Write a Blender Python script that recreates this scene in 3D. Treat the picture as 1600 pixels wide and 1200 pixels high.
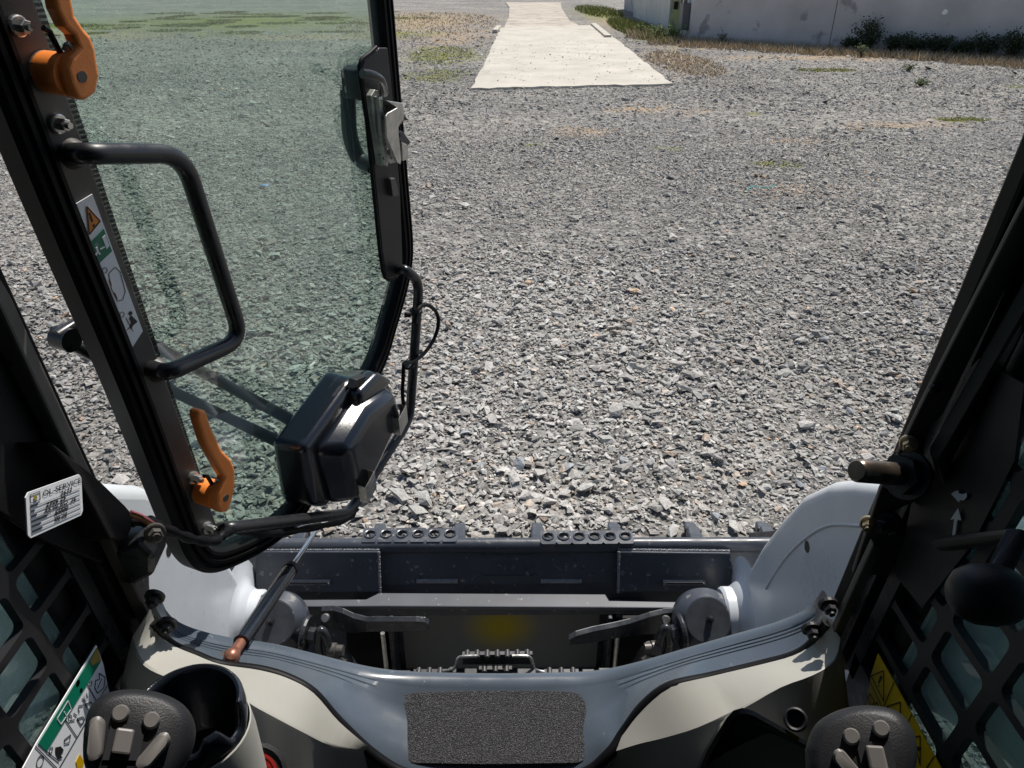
import bpy, bmesh, math, random
import numpy as np
from mathutils import Vector, Matrix
R = math.radians
rnd = random.Random(7)
sc = bpy.context.scene
for o in list(bpy.data.objects): bpy.data.objects.remove(o)

# ------------------------------------------------------------------ camera, sky, sun, exposure
PITCH, YAW, EYE, FPX = 28.4, 0.5, Vector((.017, 0, 1.85)), 1200.0
cam_d = bpy.data.cameras.new('camera'); cam = bpy.data.objects.new('camera', cam_d)
sc.collection.objects.link(cam); sc.camera = cam
cam.location = EYE; cam.rotation_euler = (R(90-PITCH), 0, R(-YAW))
cam_d.sensor_width = 36; cam_d.lens = 36*FPX/1600; cam_d.clip_start = .02; cam_d.clip_end = 2000
SUN_AZ, SUN_EL = 29, 59                     # degrees to the right of straight ahead, height
w = bpy.data.worlds.new('World'); sc.world = w; w.use_nodes = True
nt = w.node_tree; sky = nt.nodes.new('ShaderNodeTexSky'); sky.sky_type = 'NISHITA'; sky.sun_disc = False
sky.sun_elevation = R(SUN_EL); sky.sun_rotation = R(SUN_AZ)
nt.links.new(sky.outputs[0], nt.nodes['Background'].inputs[0]); nt.nodes['Background'].inputs[1].default_value = .085
sd = bpy.data.lights.new('sun', 'SUN'); sd.energy = 4.6; sd.angle = R(.5); sd.color = (1, .95, .88)
so = bpy.data.objects.new('sun', sd); sc.collection.objects.link(so)
sdir = Vector((math.sin(R(SUN_AZ))*math.cos(R(SUN_EL)), math.cos(R(SUN_AZ))*math.cos(R(SUN_EL)), math.sin(R(SUN_EL))))
so.rotation_euler = sdir.to_track_quat('Z', 'Y').to_euler(); so.location = (3, 10, 12)
sc.view_settings.view_transform = 'Standard'; sc.view_settings.look = 'None'
sc.view_settings.gamma = 1; sc.view_settings.exposure = .22

# ------------------------------------------------------------------ measuring: sight lines onto real planes of the machine and yard
def ray(u, v):
    a, b = (u-800)/FPX, (600-v)/FPX; p = R(PITCH)
    d = Vector((a, math.cos(p)+b*math.sin(p), -math.sin(p)+b*math.cos(p)))
    return Matrix.Rotation(R(-YAW), 3, 'Z') @ d
def hit(u, v, o, n):
    d = ray(u, v); return EYE + d*((Vector(o)-EYE).dot(n)/d.dot(n))
def atx(u, v, x): return hit(u, v, (x, 0, 0), Vector((1, 0, 0)))
def aty(u, v, y): return hit(u, v, (0, y, 0), Vector((0, 1, 0)))
def atz(u, v, z=0): return hit(u, v, (0, 0, z), Vector((0, 0, 1)))
LEAN, OPEN = R(9), R(68)
FN = Vector((0, math.cos(LEAN), math.sin(LEAN)))            # normal of the cab front, outward
FK = Vector((0, -math.sin(LEAN), math.cos(LEAN)))           # up along the cab front
FO = Vector((0, .764, 1.048))
def front(x, h, off=0): return FO + Vector((x, 0, 0)) + FK*h + FN*off
def fp(u, v, off=0): return hit(u, v, FO+FN*off, FN)
DO = Vector((-.46, .80, 1.05)); DU = Vector((math.cos(OPEN), 0, 0)) + FN*math.sin(OPEN); DN = DU.cross(FK)
def door(s, t, off=0): return DO + DU*s + FK*t + DN*off     # across, up and out of the open door
def dp(u, v, off=0): return hit(u, v, DO+DN*off, DN)

# ------------------------------------------------------------------ shapes
class M:
    def __init__(s): s.v = []; s.f = []
    def add(s, v, f):
        b = len(s.v); s.v += [Vector(p) for p in v]; s.f += [[i+b for i in q] for q in f]; return s
    def box(s, c, size, rot=None):
        c = Vector(c); hx, hy, hz = [k/2 for k in size]; rot = rot or Matrix.Identity(3)
        v = [c + rot@Vector((x*hx, y*hy, z*hz)) for z in (-1, 1) for x, y in ((-1, -1), (1, -1), (1, 1), (-1, 1))]
        return s.add(v, [(3, 2, 1, 0), (4, 5, 6, 7), (0, 1, 5, 4), (1, 2, 6, 5), (2, 3, 7, 6), (3, 0, 4, 7)])
    def prism(s, poly, vec):
        vec = Vector(vec); n = len(poly); poly = [Vector(p) for p in poly]
        v = poly + [p+vec for p in poly]
        nn = Vector((0, 0, 0))
        for i in range(n): nn += (poly[i]-poly[0]).cross(poly[(i+1) % n]-poly[0])
        f = [list(range(n))[::-1], list(range(n, 2*n))] + [[i, (i+1) % n, (i+1) % n+n, i+n] for i in range(n)]
        if nn.dot(vec) < 0: f = [q[::-1] for q in f]
        return s.add(v, f)
    def lathe(s, o, axis, prof, n=20):                       # prof: (distance along axis, radius)
        o = Vector(o); a = Vector(axis).normalized(); x = a.orthogonal().normalized(); y = a.cross(x)
        v = []; f = []
        for d, r in prof:
            for i in range(n):
                t = 2*math.pi*i/n; v.append(o+a*d+(x*math.cos(t)+y*math.sin(t))*r)
        for j in range(len(prof)-1):
            for i in range(n):
                k = (i+1) % n; f.append((j*n+i, j*n+k, (j+1)*n+k, (j+1)*n+i))
        f.append(list(range(n))[::-1]); f.append([(len(prof)-1)*n+i for i in range(n)])
        return s.add(v, f)
    def cyl(s, a, b, r, n=14, r2=None):
        a, b = Vector(a), Vector(b); return s.lathe(a, b-a, [(0, r), ((b-a).length, r2 if r2 else r)], n)
    def tube(s, path, r, n=10, flat=1.0):
        path = [Vector(p) for p in path]; rr = r if isinstance(r, (list, tuple)) else [r]*len(path)
        T = []
        for i in range(len(path)):
            T.append((path[min(i+1, len(path)-1)]-path[max(i-1, 0)]).normalized())
        x = T[0].orthogonal().normalized(); v = []; f = []
        for i, p in enumerate(path):
            x = (x - T[i]*x.dot(T[i])).normalized(); y = T[i].cross(x)
            for k in range(n):
                t = 2*math.pi*k/n; v.append(p+(x*math.cos(t)+y*math.sin(t)*flat)*rr[i])
        for i in range(len(path)-1):
            for k in range(n):
                q = (k+1) % n; f.append((i*n+k, i*n+q, (i+1)*n+q, (i+1)*n+k))
        f.append(list(range(n))[::-1]); f.append([(len(path)-1)*n+k for k in range(n)])
        return s.add(v, f)
    def loft(s, rings, close=False):
        n = len(rings[0]); v = [p for r in rings for p in r]; f = []
        for j in range(len(rings)-1):
            for i in range(n if close else n-1):
                k = (i+1) % n; f.append((j*n+i, j*n+k, (j+1)*n+k, (j+1)*n+i))
        return s.add(v, f)
    def hexbolt(s, o, axis, r, h, washer=True):
        o = Vector(o); a = Vector(axis).normalized()
        if washer: s.lathe(o, a, [(0, r*1.5), (h*.3, r*1.5), (h*.36, r*1.3)], 18)
        s.lathe(o+a*h*.3, a, [(0, r), (h*.62, r), (h*.7, r*.86)], 6)
        s.lathe(o+a*h*.95, a, [(0, r*.55), (h*.35, r*.5)], 10)
        return s
def fillet(pts, r, n=5):
    pts = [Vector(p) for p in pts]; out = [pts[0]]
    for i in range(1, len(pts)-1):
        p = pts[i]; a = pts[i-1]-p; b = pts[i+1]-p; d = min(r, a.length*.48, b.length*.48)
        p0 = p+a.normalized()*d; p1 = p+b.normalized()*d
        for k in range(n+1):
            t = k/n; out.append(p0*(1-t)**2+p*2*t*(1-t)+p1*t*t)
    return out+[pts[-1]]
def smooth_path(pts, n=6):
    pts = [Vector(p) for p in pts]; out = []
    for i in range(len(pts)-1):
        a, b, c, d = pts[max(i-1, 0)], pts[i], pts[i+1], pts[min(i+2, len(pts)-1)]
        for k in range(n):
            t = k/n; out.append(.5*((2*b)+(c-a)*t+(2*a-5*b+4*c-d)*t*t+(3*b-a-3*c+d)*t**3))
    return out+[pts[-1]]
def circle(c, axis, r, n=20):
    c = Vector(c); a = Vector(axis).normalized(); x = a.orthogonal().normalized(); y = a.cross(x)
    return [c+(x*math.cos(2*math.pi*i/n)+y*math.sin(2*math.pi*i/n))*r for i in range(n)]

W0 = {}
def link(name, me, parent, origin):
    o = bpy.data.objects.new(name, me); sc.collection.objects.link(o)
    o.location = Vector(origin) - (W0[parent.name] if parent else Vector())
    if parent: o.parent = parent
    W0[o.name] = Vector(origin); return o
def obj(name, m, mat, parent=None, bevel=0, smooth=None, seg=2):
    lo = Vector([min(p[i] for p in m.v) for i in range(3)]); hi = Vector([max(p[i] for p in m.v) for i in range(3)])
    org = Vector(((lo.x+hi.x)/2, (lo.y+hi.y)/2, lo.z))
    me = bpy.data.meshes.new(name); me.from_pydata([p-org for p in m.v], [], m.f)
    bm = bmesh.new(); bm.from_mesh(me); bmesh.ops.recalc_face_normals(bm, faces=bm.faces)
    bm.to_mesh(me); bm.free()
    me.materials.append(mat)
    o = link(name, me, parent, org)
    if smooth:
        for p in me.polygons: p.use_smooth = True
        me.set_sharp_from_angle(angle=R(smooth))
    if bevel:
        b = o.modifiers.new('bevel', 'BEVEL'); b.width = bevel; b.segments = seg; b.limit_method = 'ANGLE'; b.angle_limit = R(35)
        b.harden_normals = False
    return o
def tag(o, label=None, cat=None, group=None, kind=None):
    if label: o['label'] = label
    if cat: o['category'] = cat
    if group: o['group'] = group
    if kind: o['kind'] = kind
    return o
def thing(name, loc, label, cat, group=None):
    o = bpy.data.objects.new(name, None); sc.collection.objects.link(o); o.location = loc; o.empty_display_size = .1
    W0[o.name] = Vector(loc); return tag(o, label, cat, group)

# ------------------------------------------------------------------ materials
def mat(name, col, rough=.5, metal=0, spec=.5, var=0, vscale=8, bump=0, bscale=60, coat=0, wear=None, wscale=20, wthr=.66, rvar=0):
    m = bpy.data.materials.new(name); m.use_nodes = True; n = m.node_tree; b = n.nodes['Principled BSDF']
    b.inputs['Roughness'].default_value = rough; b.inputs['Metallic'].default_value = metal
    b.inputs['Specular IOR Level'].default_value = spec; b.inputs['Base Color'].default_value = (*col, 1)
    if coat: b.inputs['Coat Weight'].default_value = coat; b.inputs['Coat Roughness'].default_value = .12
    tc = n.nodes.new('ShaderNodeTexCoord'); src = None
    def noise(scale, det=5):
        t = n.nodes.new('ShaderNodeTexNoise'); t.inputs['Scale'].default_value = scale; t.inputs['Detail'].default_value = det
        n.links.new(tc.outputs['Object'], t.inputs['Vector']); return t.outputs['Fac']
    def ramp(f, a, bb, ca, cb):
        r = n.nodes.new('ShaderNodeValToRGB'); r.color_ramp.elements[0].position = a; r.color_ramp.elements[1].position = bb
        r.color_ramp.elements[0].color = ca; r.color_ramp.elements[1].color = cb; n.links.new(f, r.inputs[0]); return r.outputs[0]
    if var:
        lo = tuple(max(0, c*(1-var)) for c in col); hi = tuple(min(1, c*(1+var)) for c in col)
        src = ramp(noise(vscale), .3, .7, (*lo, 1), (*hi, 1))
    if wear:
        f = ramp(noise(wscale, 9), wthr, wthr+.05, (0, 0, 0, 1), (1, 1, 1, 1))
        x = n.nodes.new('ShaderNodeMix'); x.data_type = 'RGBA'; n.links.new(f, x.inputs[0])
        if src: n.links.new(src, x.inputs[6])
        else: x.inputs[6].default_value = (*col, 1)
        x.inputs[7].default_value = (*wear, 1); src = x.outputs[2]
    if src: n.links.new(src, b.inputs['Base Color'])
    if rvar:
        mr = n.nodes.new('ShaderNodeMapRange'); n.links.new(noise(vscale*2.3), mr.inputs[0])
        mr.inputs[1].default_value = .3; mr.inputs[2].default_value = .7
        mr.inputs[3].default_value = max(.03, rough-rvar); mr.inputs[4].default_value = min(1, rough+rvar); n.links.new(mr.outputs[0], b.inputs['Roughness'])
    if bump:
        bp = n.nodes.new('ShaderNodeBump'); bp.inputs['Strength'].default_value = bump; bp.inputs['Distance'].default_value = .01
        n.links.new(noise(bscale), bp.inputs['Height']); n.links.new(bp.outputs[0], b.inputs['Normal'])
    return m
def glass(name, tint, refl=1.0, haze=0):
    m = bpy.data.materials.new(name); m.use_nodes = True; n = m.node_tree; n.nodes.remove(n.nodes['Principled BSDF'])
    t = n.nodes.new('ShaderNodeBsdfTransparent'); t.inputs[0].default_value = (*tint, 1)
    g = n.nodes.new('ShaderNodeBsdfGlossy'); g.inputs['Roughness'].default_value = .03
    f = n.nodes.new('ShaderNodeFresnel'); f.inputs[0].default_value = 1.45
    k = n.nodes.new('ShaderNodeMath'); k.operation = 'MULTIPLY'; k.inputs[1].default_value = refl; n.links.new(f.outputs[0], k.inputs[0])
    mx = n.nodes.new('ShaderNodeMixShader'); n.links.new(k.outputs[0], mx.inputs[0]); n.links.new(t.outputs[0], mx.inputs[1]); n.links.new(g.outputs[0], mx.inputs[2])
    out = mx.outputs[0]
    if haze:  # pale green diffuse colour mixed over the pane, uneven by noise
        df = n.nodes.new('ShaderNodeBsdfDiffuse'); df.inputs[0].default_value = (.40, .52, .50, 1); ns = n.nodes.new('ShaderNodeTexNoise'); ns.inputs['Scale'].default_value = 7; ns.inputs['Detail'].default_value = 5
        mr = n.nodes.new('ShaderNodeMapRange'); mr.inputs[1].default_value = .3; mr.inputs[2].default_value = .7; mr.inputs[3].default_value = haze*.5; mr.inputs[4].default_value = haze*1.4; n.links.new(ns.outputs[0], mr.inputs[0])
        m2 = n.nodes.new('ShaderNodeMixShader'); n.links.new(mr.outputs[0], m2.inputs[0]); n.links.new(out, m2.inputs[1]); n.links.new(df.outputs[0], m2.inputs[2]); out = m2.outputs[0]
    n.links.new(out, n.nodes['Material Output'].inputs[0]); return m
MT = dict(
    plastic=mat('black_plastic', (.013, .013, .015), .46, spec=.35, var=.25, vscale=30, bump=.12, bscale=900),
    rubber=mat('black_rubber', (.005, .005, .006), .5, spec=.14, var=.3, vscale=25),
    gloss=mat('gloss_black_moulding', (.008, .010, .015), .22, coat=.6, bump=.08, bscale=700, rvar=.06),
    bpaint=mat('black_paint', (.018, .018, .02), .32, rvar=.12, vscale=20, wear=(.09, .07, .06), wscale=45, wthr=.70),
    lining=mat('cab_lining', (.011, .010, .0105), .62, spec=.22, bump=.15, bscale=500, var=.2),
    gplate=mat('grey_plate', (.08, .073, .066), .42, var=.3, vscale=14, rvar=.1),
    sill=mat('slate_blue_paint', (.072, .090, .113), .28, rvar=.1, vscale=9, var=.12, coat=.25, wear=(.20, .21, .22), wscale=90, wthr=.69),
    steel=mat('bucket_steel_paint', (.046, .053, .066), .38, var=.25, vscale=7, rvar=.12, wear=(.17, .165, .16), wscale=60, wthr=.635, bump=.05, bscale=40),
    steel2=mat('worn_plate_steel', (.085, .083, .08), .42, var=.35, vscale=6, rvar=.12, wear=(.22, .2, .17), wscale=60, wthr=.68),
    weld=mat('weld_bead', (.26, .265, .28), .35, metal=.5, bump=.9, bscale=220),
    bobtach=mat('coupler_steel', (.042, .045, .05), .33, metal=.35, var=.3, vscale=20, rvar=.12, wear=(.2, .19, .18), wscale=70, wthr=.64),
    zinc=mat('zinc_steel', (.52, .51, .48), .34, metal=.9, var=.2, vscale=60, rvar=.1),
    yzinc=mat('yellow_zinc', (.50, .40, .26), .3, metal=.9, var=.25, vscale=60),
    white=mat('white_arm_paint', (.60, .63, .66), .33, var=.08, vscale=4, rvar=.12, bump=.04, bscale=25, wear=(.26, .27, .28), wscale=38, wthr=.70),
    beige=mat('beige_panel', (.36, .352, .315), .5, var=.06, vscale=10, bump=.03, bscale=500, wear=(.22, .2, .18), wscale=60, wthr=.76),
    orange=mat('orange_plastic', (.93, .27, .05), .42, var=.06, vscale=20, bump=.05, bscale=400),
    copper=mat('copper_ball_joint', (.34, .15, .10), .38, metal=.6, var=.3, vscale=60),
    grey=mat('grey_button', (.14, .13, .122), .42),
    chrome=mat('strut_rod', (.6, .6, .62), .15, metal=1),
    dwhite=mat('white_decal', (.80, .81, .83), .4), dgreen=mat('green_decal', (.0, .17, .095), .4), dyellow=mat('yellow_decal', (.62, .38, .0), .4),
    dorange=mat('orange_decal', (.8, .23, .01), .4), ink=mat('black_ink', (.012, .012, .015), .5), pale=mat('pale_print', (.5, .55, .58), .5),
    gold=mat('gold_print', (.3, .22, .04), .5), red=mat('red_print', (.22, .012, .01), .35),
    wred=mat('red_wire', (.22, .06, .07), .5), wyel=mat('yellow_wire', (.5, .33, .06), .5),
    tyre=mat('tyre_rubber', (.02, .02, .02), .8, bump=.2), rim=mat('rim_paint', (.7, .7, .7), .4),
    gdoor=glass('green_tinted_glass', (.80, .92, .865), .22, .075), gside=glass('smoky_side_glass', (.66, .80, .80), .6, .26),
)
# grip tape: dark mineral grains with bright specks
m = mat('grip_tape', (.03, .03, .034), .75, bump=.8, bscale=700); MT['grip'] = m
n = m.node_tree; vo = n.nodes.new('ShaderNodeTexVoronoi'); vo.inputs['Scale'].default_value = 1500
tc = n.nodes.new('ShaderNodeTexCoord'); n.links.new(tc.outputs['Object'], vo.inputs['Vector'])
rp = n.nodes.new('ShaderNodeValToRGB'); sp = n.nodes.new('ShaderNodeSeparateColor'); n.links.new(vo.outputs['Color'], sp.inputs[0]); n.links.new(sp.outputs[0], rp.inputs[0])
rp.color_ramp.elements[0].position = .5; rp.color_ramp.elements[0].color = (.014, .014, .016, 1); rp.color_ramp.elements[1].position = 1; rp.color_ramp.elements[1].color = (.17, .166, .175, 1)
n.links.new(rp.outputs[0], n.nodes['Principled BSDF'].inputs['Base Color'])
# yellow label faded into the steel behind the coupler
m = mat('faded_yellow_label', (.2, .15, .0), .5); MT['fade'] = m
n = m.node_tree; tc = n.nodes.new('ShaderNodeTexCoord'); gr = n.nodes.new('ShaderNodeTexGradient'); gr.gradient_type = 'SPHERICAL'
mp = n.nodes.new('ShaderNodeMapping'); mp.inputs['Location'].default_value = (0, 0, -2.0); mp.inputs['Scale'].default_value = (9, 0, 10)
n.links.new(tc.outputs['Object'], mp.inputs[0]); n.links.new(mp.outputs[0], gr.inputs[0])
rp = n.nodes.new('ShaderNodeValToRGB'); n.links.new(gr.outputs[0], rp.inputs[0])
rp.color_ramp.elements[0].color = (.14, .138, .13, 1); rp.color_ramp.elements[1].color = (.34, .26, .0, 1); rp.color_ramp.elements[1].position = .75
n.links.new(rp.outputs[0], n.nodes['Principled BSDF'].inputs['Base Color'])

# ------------------------------------------------------------------ the yard: ground sheet, slab, gravel, grass
def ground_material():
    m = bpy.data.materials.new('yard_ground'); m.use_nodes = True; n = m.node_tree; b = n.nodes['Principled BSDF']
    b.inputs['Roughness'].default_value = .9; b.inputs['Specular IOR Level'].default_value = .2
    tc = n.nodes.new('ShaderNodeTexCoord').outputs['Object']
    def N(t, **k):
        x = n.nodes.new(t)
        for a, v in k.items(): setattr(x, a, v)
        return x
    def noise(s, d=6, rough=.6):
        t = N('ShaderNodeTexNoise'); t.inputs['Scale'].default_value = s; t.inputs['Detail'].default_value = d; t.inputs['Roughness'].default_value = rough
        n.links.new(tc, t.inputs['Vector']); return t.outputs['Fac']
    def math_(op, a, c=None, cl=False):
        x = N('ShaderNodeMath', operation=op, use_clamp=cl)
        for i, q in enumerate((a, c)):
            if q is None: continue
            if isinstance(q, (int, float)): x.inputs[i].default_value = q
            else: n.links.new(q, x.inputs[i])
        return x.outputs[0]
    def mix(f, a, c):
        x = N('ShaderNodeMix', data_type='RGBA')
        n.links.new(f, x.inputs[0]) if not isinstance(f, float) else setattr(x.inputs[0], 'default_value', f)
        for i, q in ((6, a), (7, c)):
            if isinstance(q, tuple): x.inputs[i].default_value = (*q, 1)
            else: n.links.new(q, x.inputs[i])
        return x.outputs[2]
    def ramp(f, a, c, ca=(0, 0, 0), cb=(1, 1, 1)):
        r = N('ShaderNodeValToRGB'); e = r.color_ramp.elements; e[0].position = a; e[1].position = c
        e[0].color = (*ca, 1); e[1].color = (*cb, 1); n.links.new(f, r.inputs[0]); return r.outputs[0]
    # stones too small to build: two sizes of broken cells
    v1 = N('ShaderNodeTexVoronoi'); v1.inputs['Scale'].default_value = 30; n.links.new(tc, v1.inputs['Vector'])
    v2 = N('ShaderNodeTexVoronoi'); v2.inputs['Scale'].default_value = 11; n.links.new(tc, v2.inputs['Vector'])
    s1 = N('ShaderNodeSeparateColor'); n.links.new(v1.outputs['Color'], s1.inputs[0])
    s2 = N('ShaderNodeSeparateColor'); n.links.new(v2.outputs['Color'], s2.inputs[0])
    tone = math_('ADD', math_('MULTIPLY', s1.outputs[0], .5), math_('MULTIPLY', s2.outputs[0], .5))
    grav = ramp(tone, .1, .95, (.11, .107, .10), (.43, .41, .375))
    big = ramp(noise(.35, 5), .36, .66, (.78, .78, .80), (1.12, 1.1, 1.06))
    mul = N('ShaderNodeMix', data_type='RGBA', blend_type='MULTIPLY'); mul.inputs[0].default_value = 1
    n.links.new(grav, mul.inputs[6]); n.links.new(big, mul.inputs[7]); col = mul.outputs[2]
    sep = N('ShaderNodeSeparateXYZ'); n.links.new(tc, sep.inputs[0])
    edge = math_('SUBTRACT', noise(1.1, 9, .72), .5); edge = math_('MULTIPLY', edge, 3.2)
    fine = math_('MULTIPLY', math_('SUBTRACT', noise(5, 8, .85), .5), 4.5)
    def patch(ells):
        best = None
        for cx, cy, rx, ry in ells:
            dx = math_('DIVIDE', math_('SUBTRACT', sep.outputs[0], cx), rx); dy = math_('DIVIDE', math_('SUBTRACT', sep.outputs[1], cy), ry)
            d = math_('SQRT', math_('ADD', math_('MULTIPLY', dx, dx), math_('MULTIPLY', dy, dy)))
            k = math_('SUBTRACT', 1.0, d); best = k if best is None else math_('MAXIMUM', best, k)
        return math_('MULTIPLY', math_('ADD', math_('ADD', best, edge), fine), 1.3, True)
    dry = patch([(-3.2, 34, 3.2, 9), (3.9, 18.5, .9, 3.0), (-15, 27, 8, 3), (9, 19.6, 5.5, .8), (5.6, 22.3, 2.4, .9), (5.4, 10.7, 1.2, .3), (3.6, 9.6, .5, .2), (2.2, 12.0, .8, .5), (1.0, 10.2, .5, .4), (2.7, 7.3, .5, .35), (4.2, 34, .8, 8), (-1.6, 26, 1.4, 5), (-6, 26, 4, 1.5)])
    col = mix(dry, col, ramp(noise(9, 8, .8), .3, .7, (.22, .155, .10), (.50, .40, .29)))
    green = patch([(-10.5, 34, 7.5, 8), (-16, 31, 6, 2.2), (-1.5, 20.5, 1.1, 2.6), (-1.3, 16.2, .75, 1.2), (4.7, 29, .9, 7), (4.4, 40, 1.2, 8), (-3.6, 27, 1.6, 2), (6.65, 17.0, .75, .38), (6.4, 11.1, .42, .2), (2.95, 8.35, .3, .2), (.4, 9.4, .3, .15), (3.6, 11.6, .2, .15), (1.9, 9.2, .2, .15), (9.2, 14.5, .4, .3)])
    col = mix(green, col, ramp(noise(14, 8, .85), .3, .72, (.10, .12, .03), (.33, .32, .10)))
    n.links.new(col, b.inputs['Base Color'])
    h = math_('ADD', math_('MULTIPLY', v1.outputs['Distance'], -.5), math_('MULTIPLY', v2.outputs['Distance'], -.9))
    h = math_('ADD', h, math_('MULTIPLY', noise(60, 4), .4))
    bp = N('ShaderNodeBump'); bp.inputs['Strength'].default_value = 1; bp.inputs['Distance'].default_value = .035
    n.links.new(h, bp.inputs['Height']); n.links.new(bp.outputs[0], b.inputs['Normal']); return m
gm = M().add([(-400, -150, 0), (400, -150, 0), (400, 900, 0), (-400, 900, 0)], [(0, 1, 2, 3)])
me = bpy.data.meshes.new('gravel_yard'); me.from_pydata(gm.v, [], gm.f); me.materials.append(ground_material())
yard = link('gravel_yard', me, None, (0, 0, 0)); tag(yard, kind='structure')

conc = mat('pale_concrete', (.47, .435, .37), .85, var=.13, vscale=1.3, bump=.35, bscale=30, wear=(.30, .27, .22), wscale=5, wthr=.64)
dirtc = mat('dusty_concrete', (.42, .375, .31), .9, var=.22, vscale=.8, bump=.35, bscale=12, wear=(.30, .25, .2), wscale=1.8, wthr=.56)
SL = [atz(u, v) for u, v in ((737, 141), (1050, 134), (935, 41), (783, 45))]
slab = M(); nn = 26; rng = random.Random(3)
nc_ = 24; v = []; f = []
for i in range(nn+1):                                     # cast edges are chipped and wander a little
    t = i/nn; a = SL[0].lerp(SL[3], t); b = SL[1].lerp(SL[2], t)
    for j in range(nc_+1):
        p = a.lerp(b, j/nc_); e = i == 0 or j in (0, nc_)
        v.append(p+Vector((rng.uniform(-.03, .03) if j in (0, nc_) else 0, rng.uniform(-.07, .05) if i == 0 else 0, .05+rng.uniform(-.006, .004)-(.012 if e else 0))))
for i in range(nn):
    for j in range(nc_): k = i*(nc_+1)+j; f.append((k, k+1, k+nc_+2, k+nc_+1))
rimv = [j for j in range(nc_+1)]+[(i+1)*(nc_+1)+nc_ for i in range(nn)]+[nn*(nc_+1)+nc_-1-j for j in range(nc_)]+[(nn-1-i)*(nc_+1) for i in range(nn-1)]
b0 = len(v); v += [v[k]-Vector((0, 0, .12)) for k in rimv]; q = len(rimv)
f += [(rimv[i], b0+i, b0+(i+1) % q, rimv[(i+1) % q]) for i in range(q)]
slab_o = tag(obj('concrete_slab', slab.add(v, f), conc), kind='structure')
tr = [atz(u, v, .02) for u, v in ((788, 43), (912, 44), (890, 33), (884, 24), (877, 12), (876, 4), (790, 4), (796, 12), (795, 27))]
tag(obj('concrete_track', M().prism(tr, (0, 0, .02)), dirtc), kind='structure')
for (a, b), wdt in (((atz(783, 45), atz(777, 52)), .16), ((atz(931, 41), atz(955, 61)), .2)):
    d = (b-a).normalized(); q = Vector((d.y, -d.x, 0))*wdt
    obj('kerb', M().prism([a, b, b+q, a+q], (0, 0, .11)), conc, slab_o, bevel=.015)

# broken stone ------------------------------------------------
ICO = []
ph = (1+5**.5)/2
for s in (-1, 1):
    for t in (-ph, ph): ICO += [(0, s, t), (s, t, 0), (t, 0, s)]
ICO = np.array(ICO)/math.sqrt(1+ph*ph)
bm = bmesh.new()
for p in ICO: bm.verts.new(p)
bmesh.ops.convex_hull(bm, input=bm.verts); bm.verts.index_update()
ICO = np.array([q.co[:] for q in bm.verts]); ICOF = np.array([[q.index for q in f.verts] for f in bm.faces]); bm.free()
OCT = np.array([(1, 0, 0), (-.5, .87, 0), (-.5, -.87, 0), (0, 0, 1), (.75, .2, .55), (-.1, -.5, .8)], float)
OCTF = np.array([(0, 1, 4), (1, 3, 4), (1, 2, 3), (2, 5, 3), (2, 0, 5), (0, 4, 5), (4, 3, 5)])
CUB = np.array([(a, b, c) for c in (-1, 1) for b in (-1, 1) for a in (-1, 1)], float)*.72
CUBF = np.array([(0, 2, 3), (0, 3, 1), (4, 5, 7), (4, 7, 6), (0, 1, 5), (0, 5, 4), (2, 6, 7), (2, 7, 3), (0, 4, 6), (0, 6, 2), (1, 3, 7), (1, 7, 5)])
rg = np.random.default_rng(11)
def rotm(n, tilt):
    ax = rg.normal(size=(n, 3)); ax[:, 2] *= .3; ax /= np.linalg.norm(ax, axis=1, keepdims=True); an = rg.normal(size=n)*tilt
    K = np.zeros((n, 3, 3)); K[:, 0, 1] = -ax[:, 2]; K[:, 0, 2] = ax[:, 1]; K[:, 1, 0] = ax[:, 2]; K[:, 1, 2] = -ax[:, 0]; K[:, 2, 0] = -ax[:, 1]; K[:, 2, 1] = ax[:, 0]
    T = np.eye(3)+np.sin(an)[:, None, None]*K+(1-np.cos(an))[:, None, None]*(K@K)
    z = rg.uniform(0, 6.283, n); Z = np.zeros((n, 3, 3)); Z[:, 0, 0] = np.cos(z); Z[:, 0, 1] = -np.sin(z); Z[:, 1, 0] = np.sin(z); Z[:, 1, 1] = np.cos(z); Z[:, 2, 2] = 1
    return T@Z
def stone_cols(n):
    g = np.clip(rg.normal(.34, .068, n), .13, .60); c = np.stack([g*1.03, g*.985, g*.915], 1)
    k = rg.random(n); warm = k < .05; c[warm] *= np.array([1.12, 1.0, .90]); ora = k > .993; c[ora] *= np.array([1.3, .99, .74])
    cool = (k > .3) & (k < .52); c[cool] *= np.array([.96, .99, .99]); return np.clip(c, 0, .75)
SL2 = np.array([[p.x, p.y] for p in SL])
def free(x, y):
    bucket = (np.abs(x) < .98) & (y < 2.24)
    t = (y-14.12)/(29.6-14.12); xl = -.56+.45*t; xr = 3.02+.43*t
    slab_ = (y > 14.15+.153*(x+.56)) & (y < 31) & (x > xl) & (x < xr)
    wall = (y > 24.2-.84*(x-5.4)-.3) & (x > 5.2)
    return ~(bucket | slab_ | wall)
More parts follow.
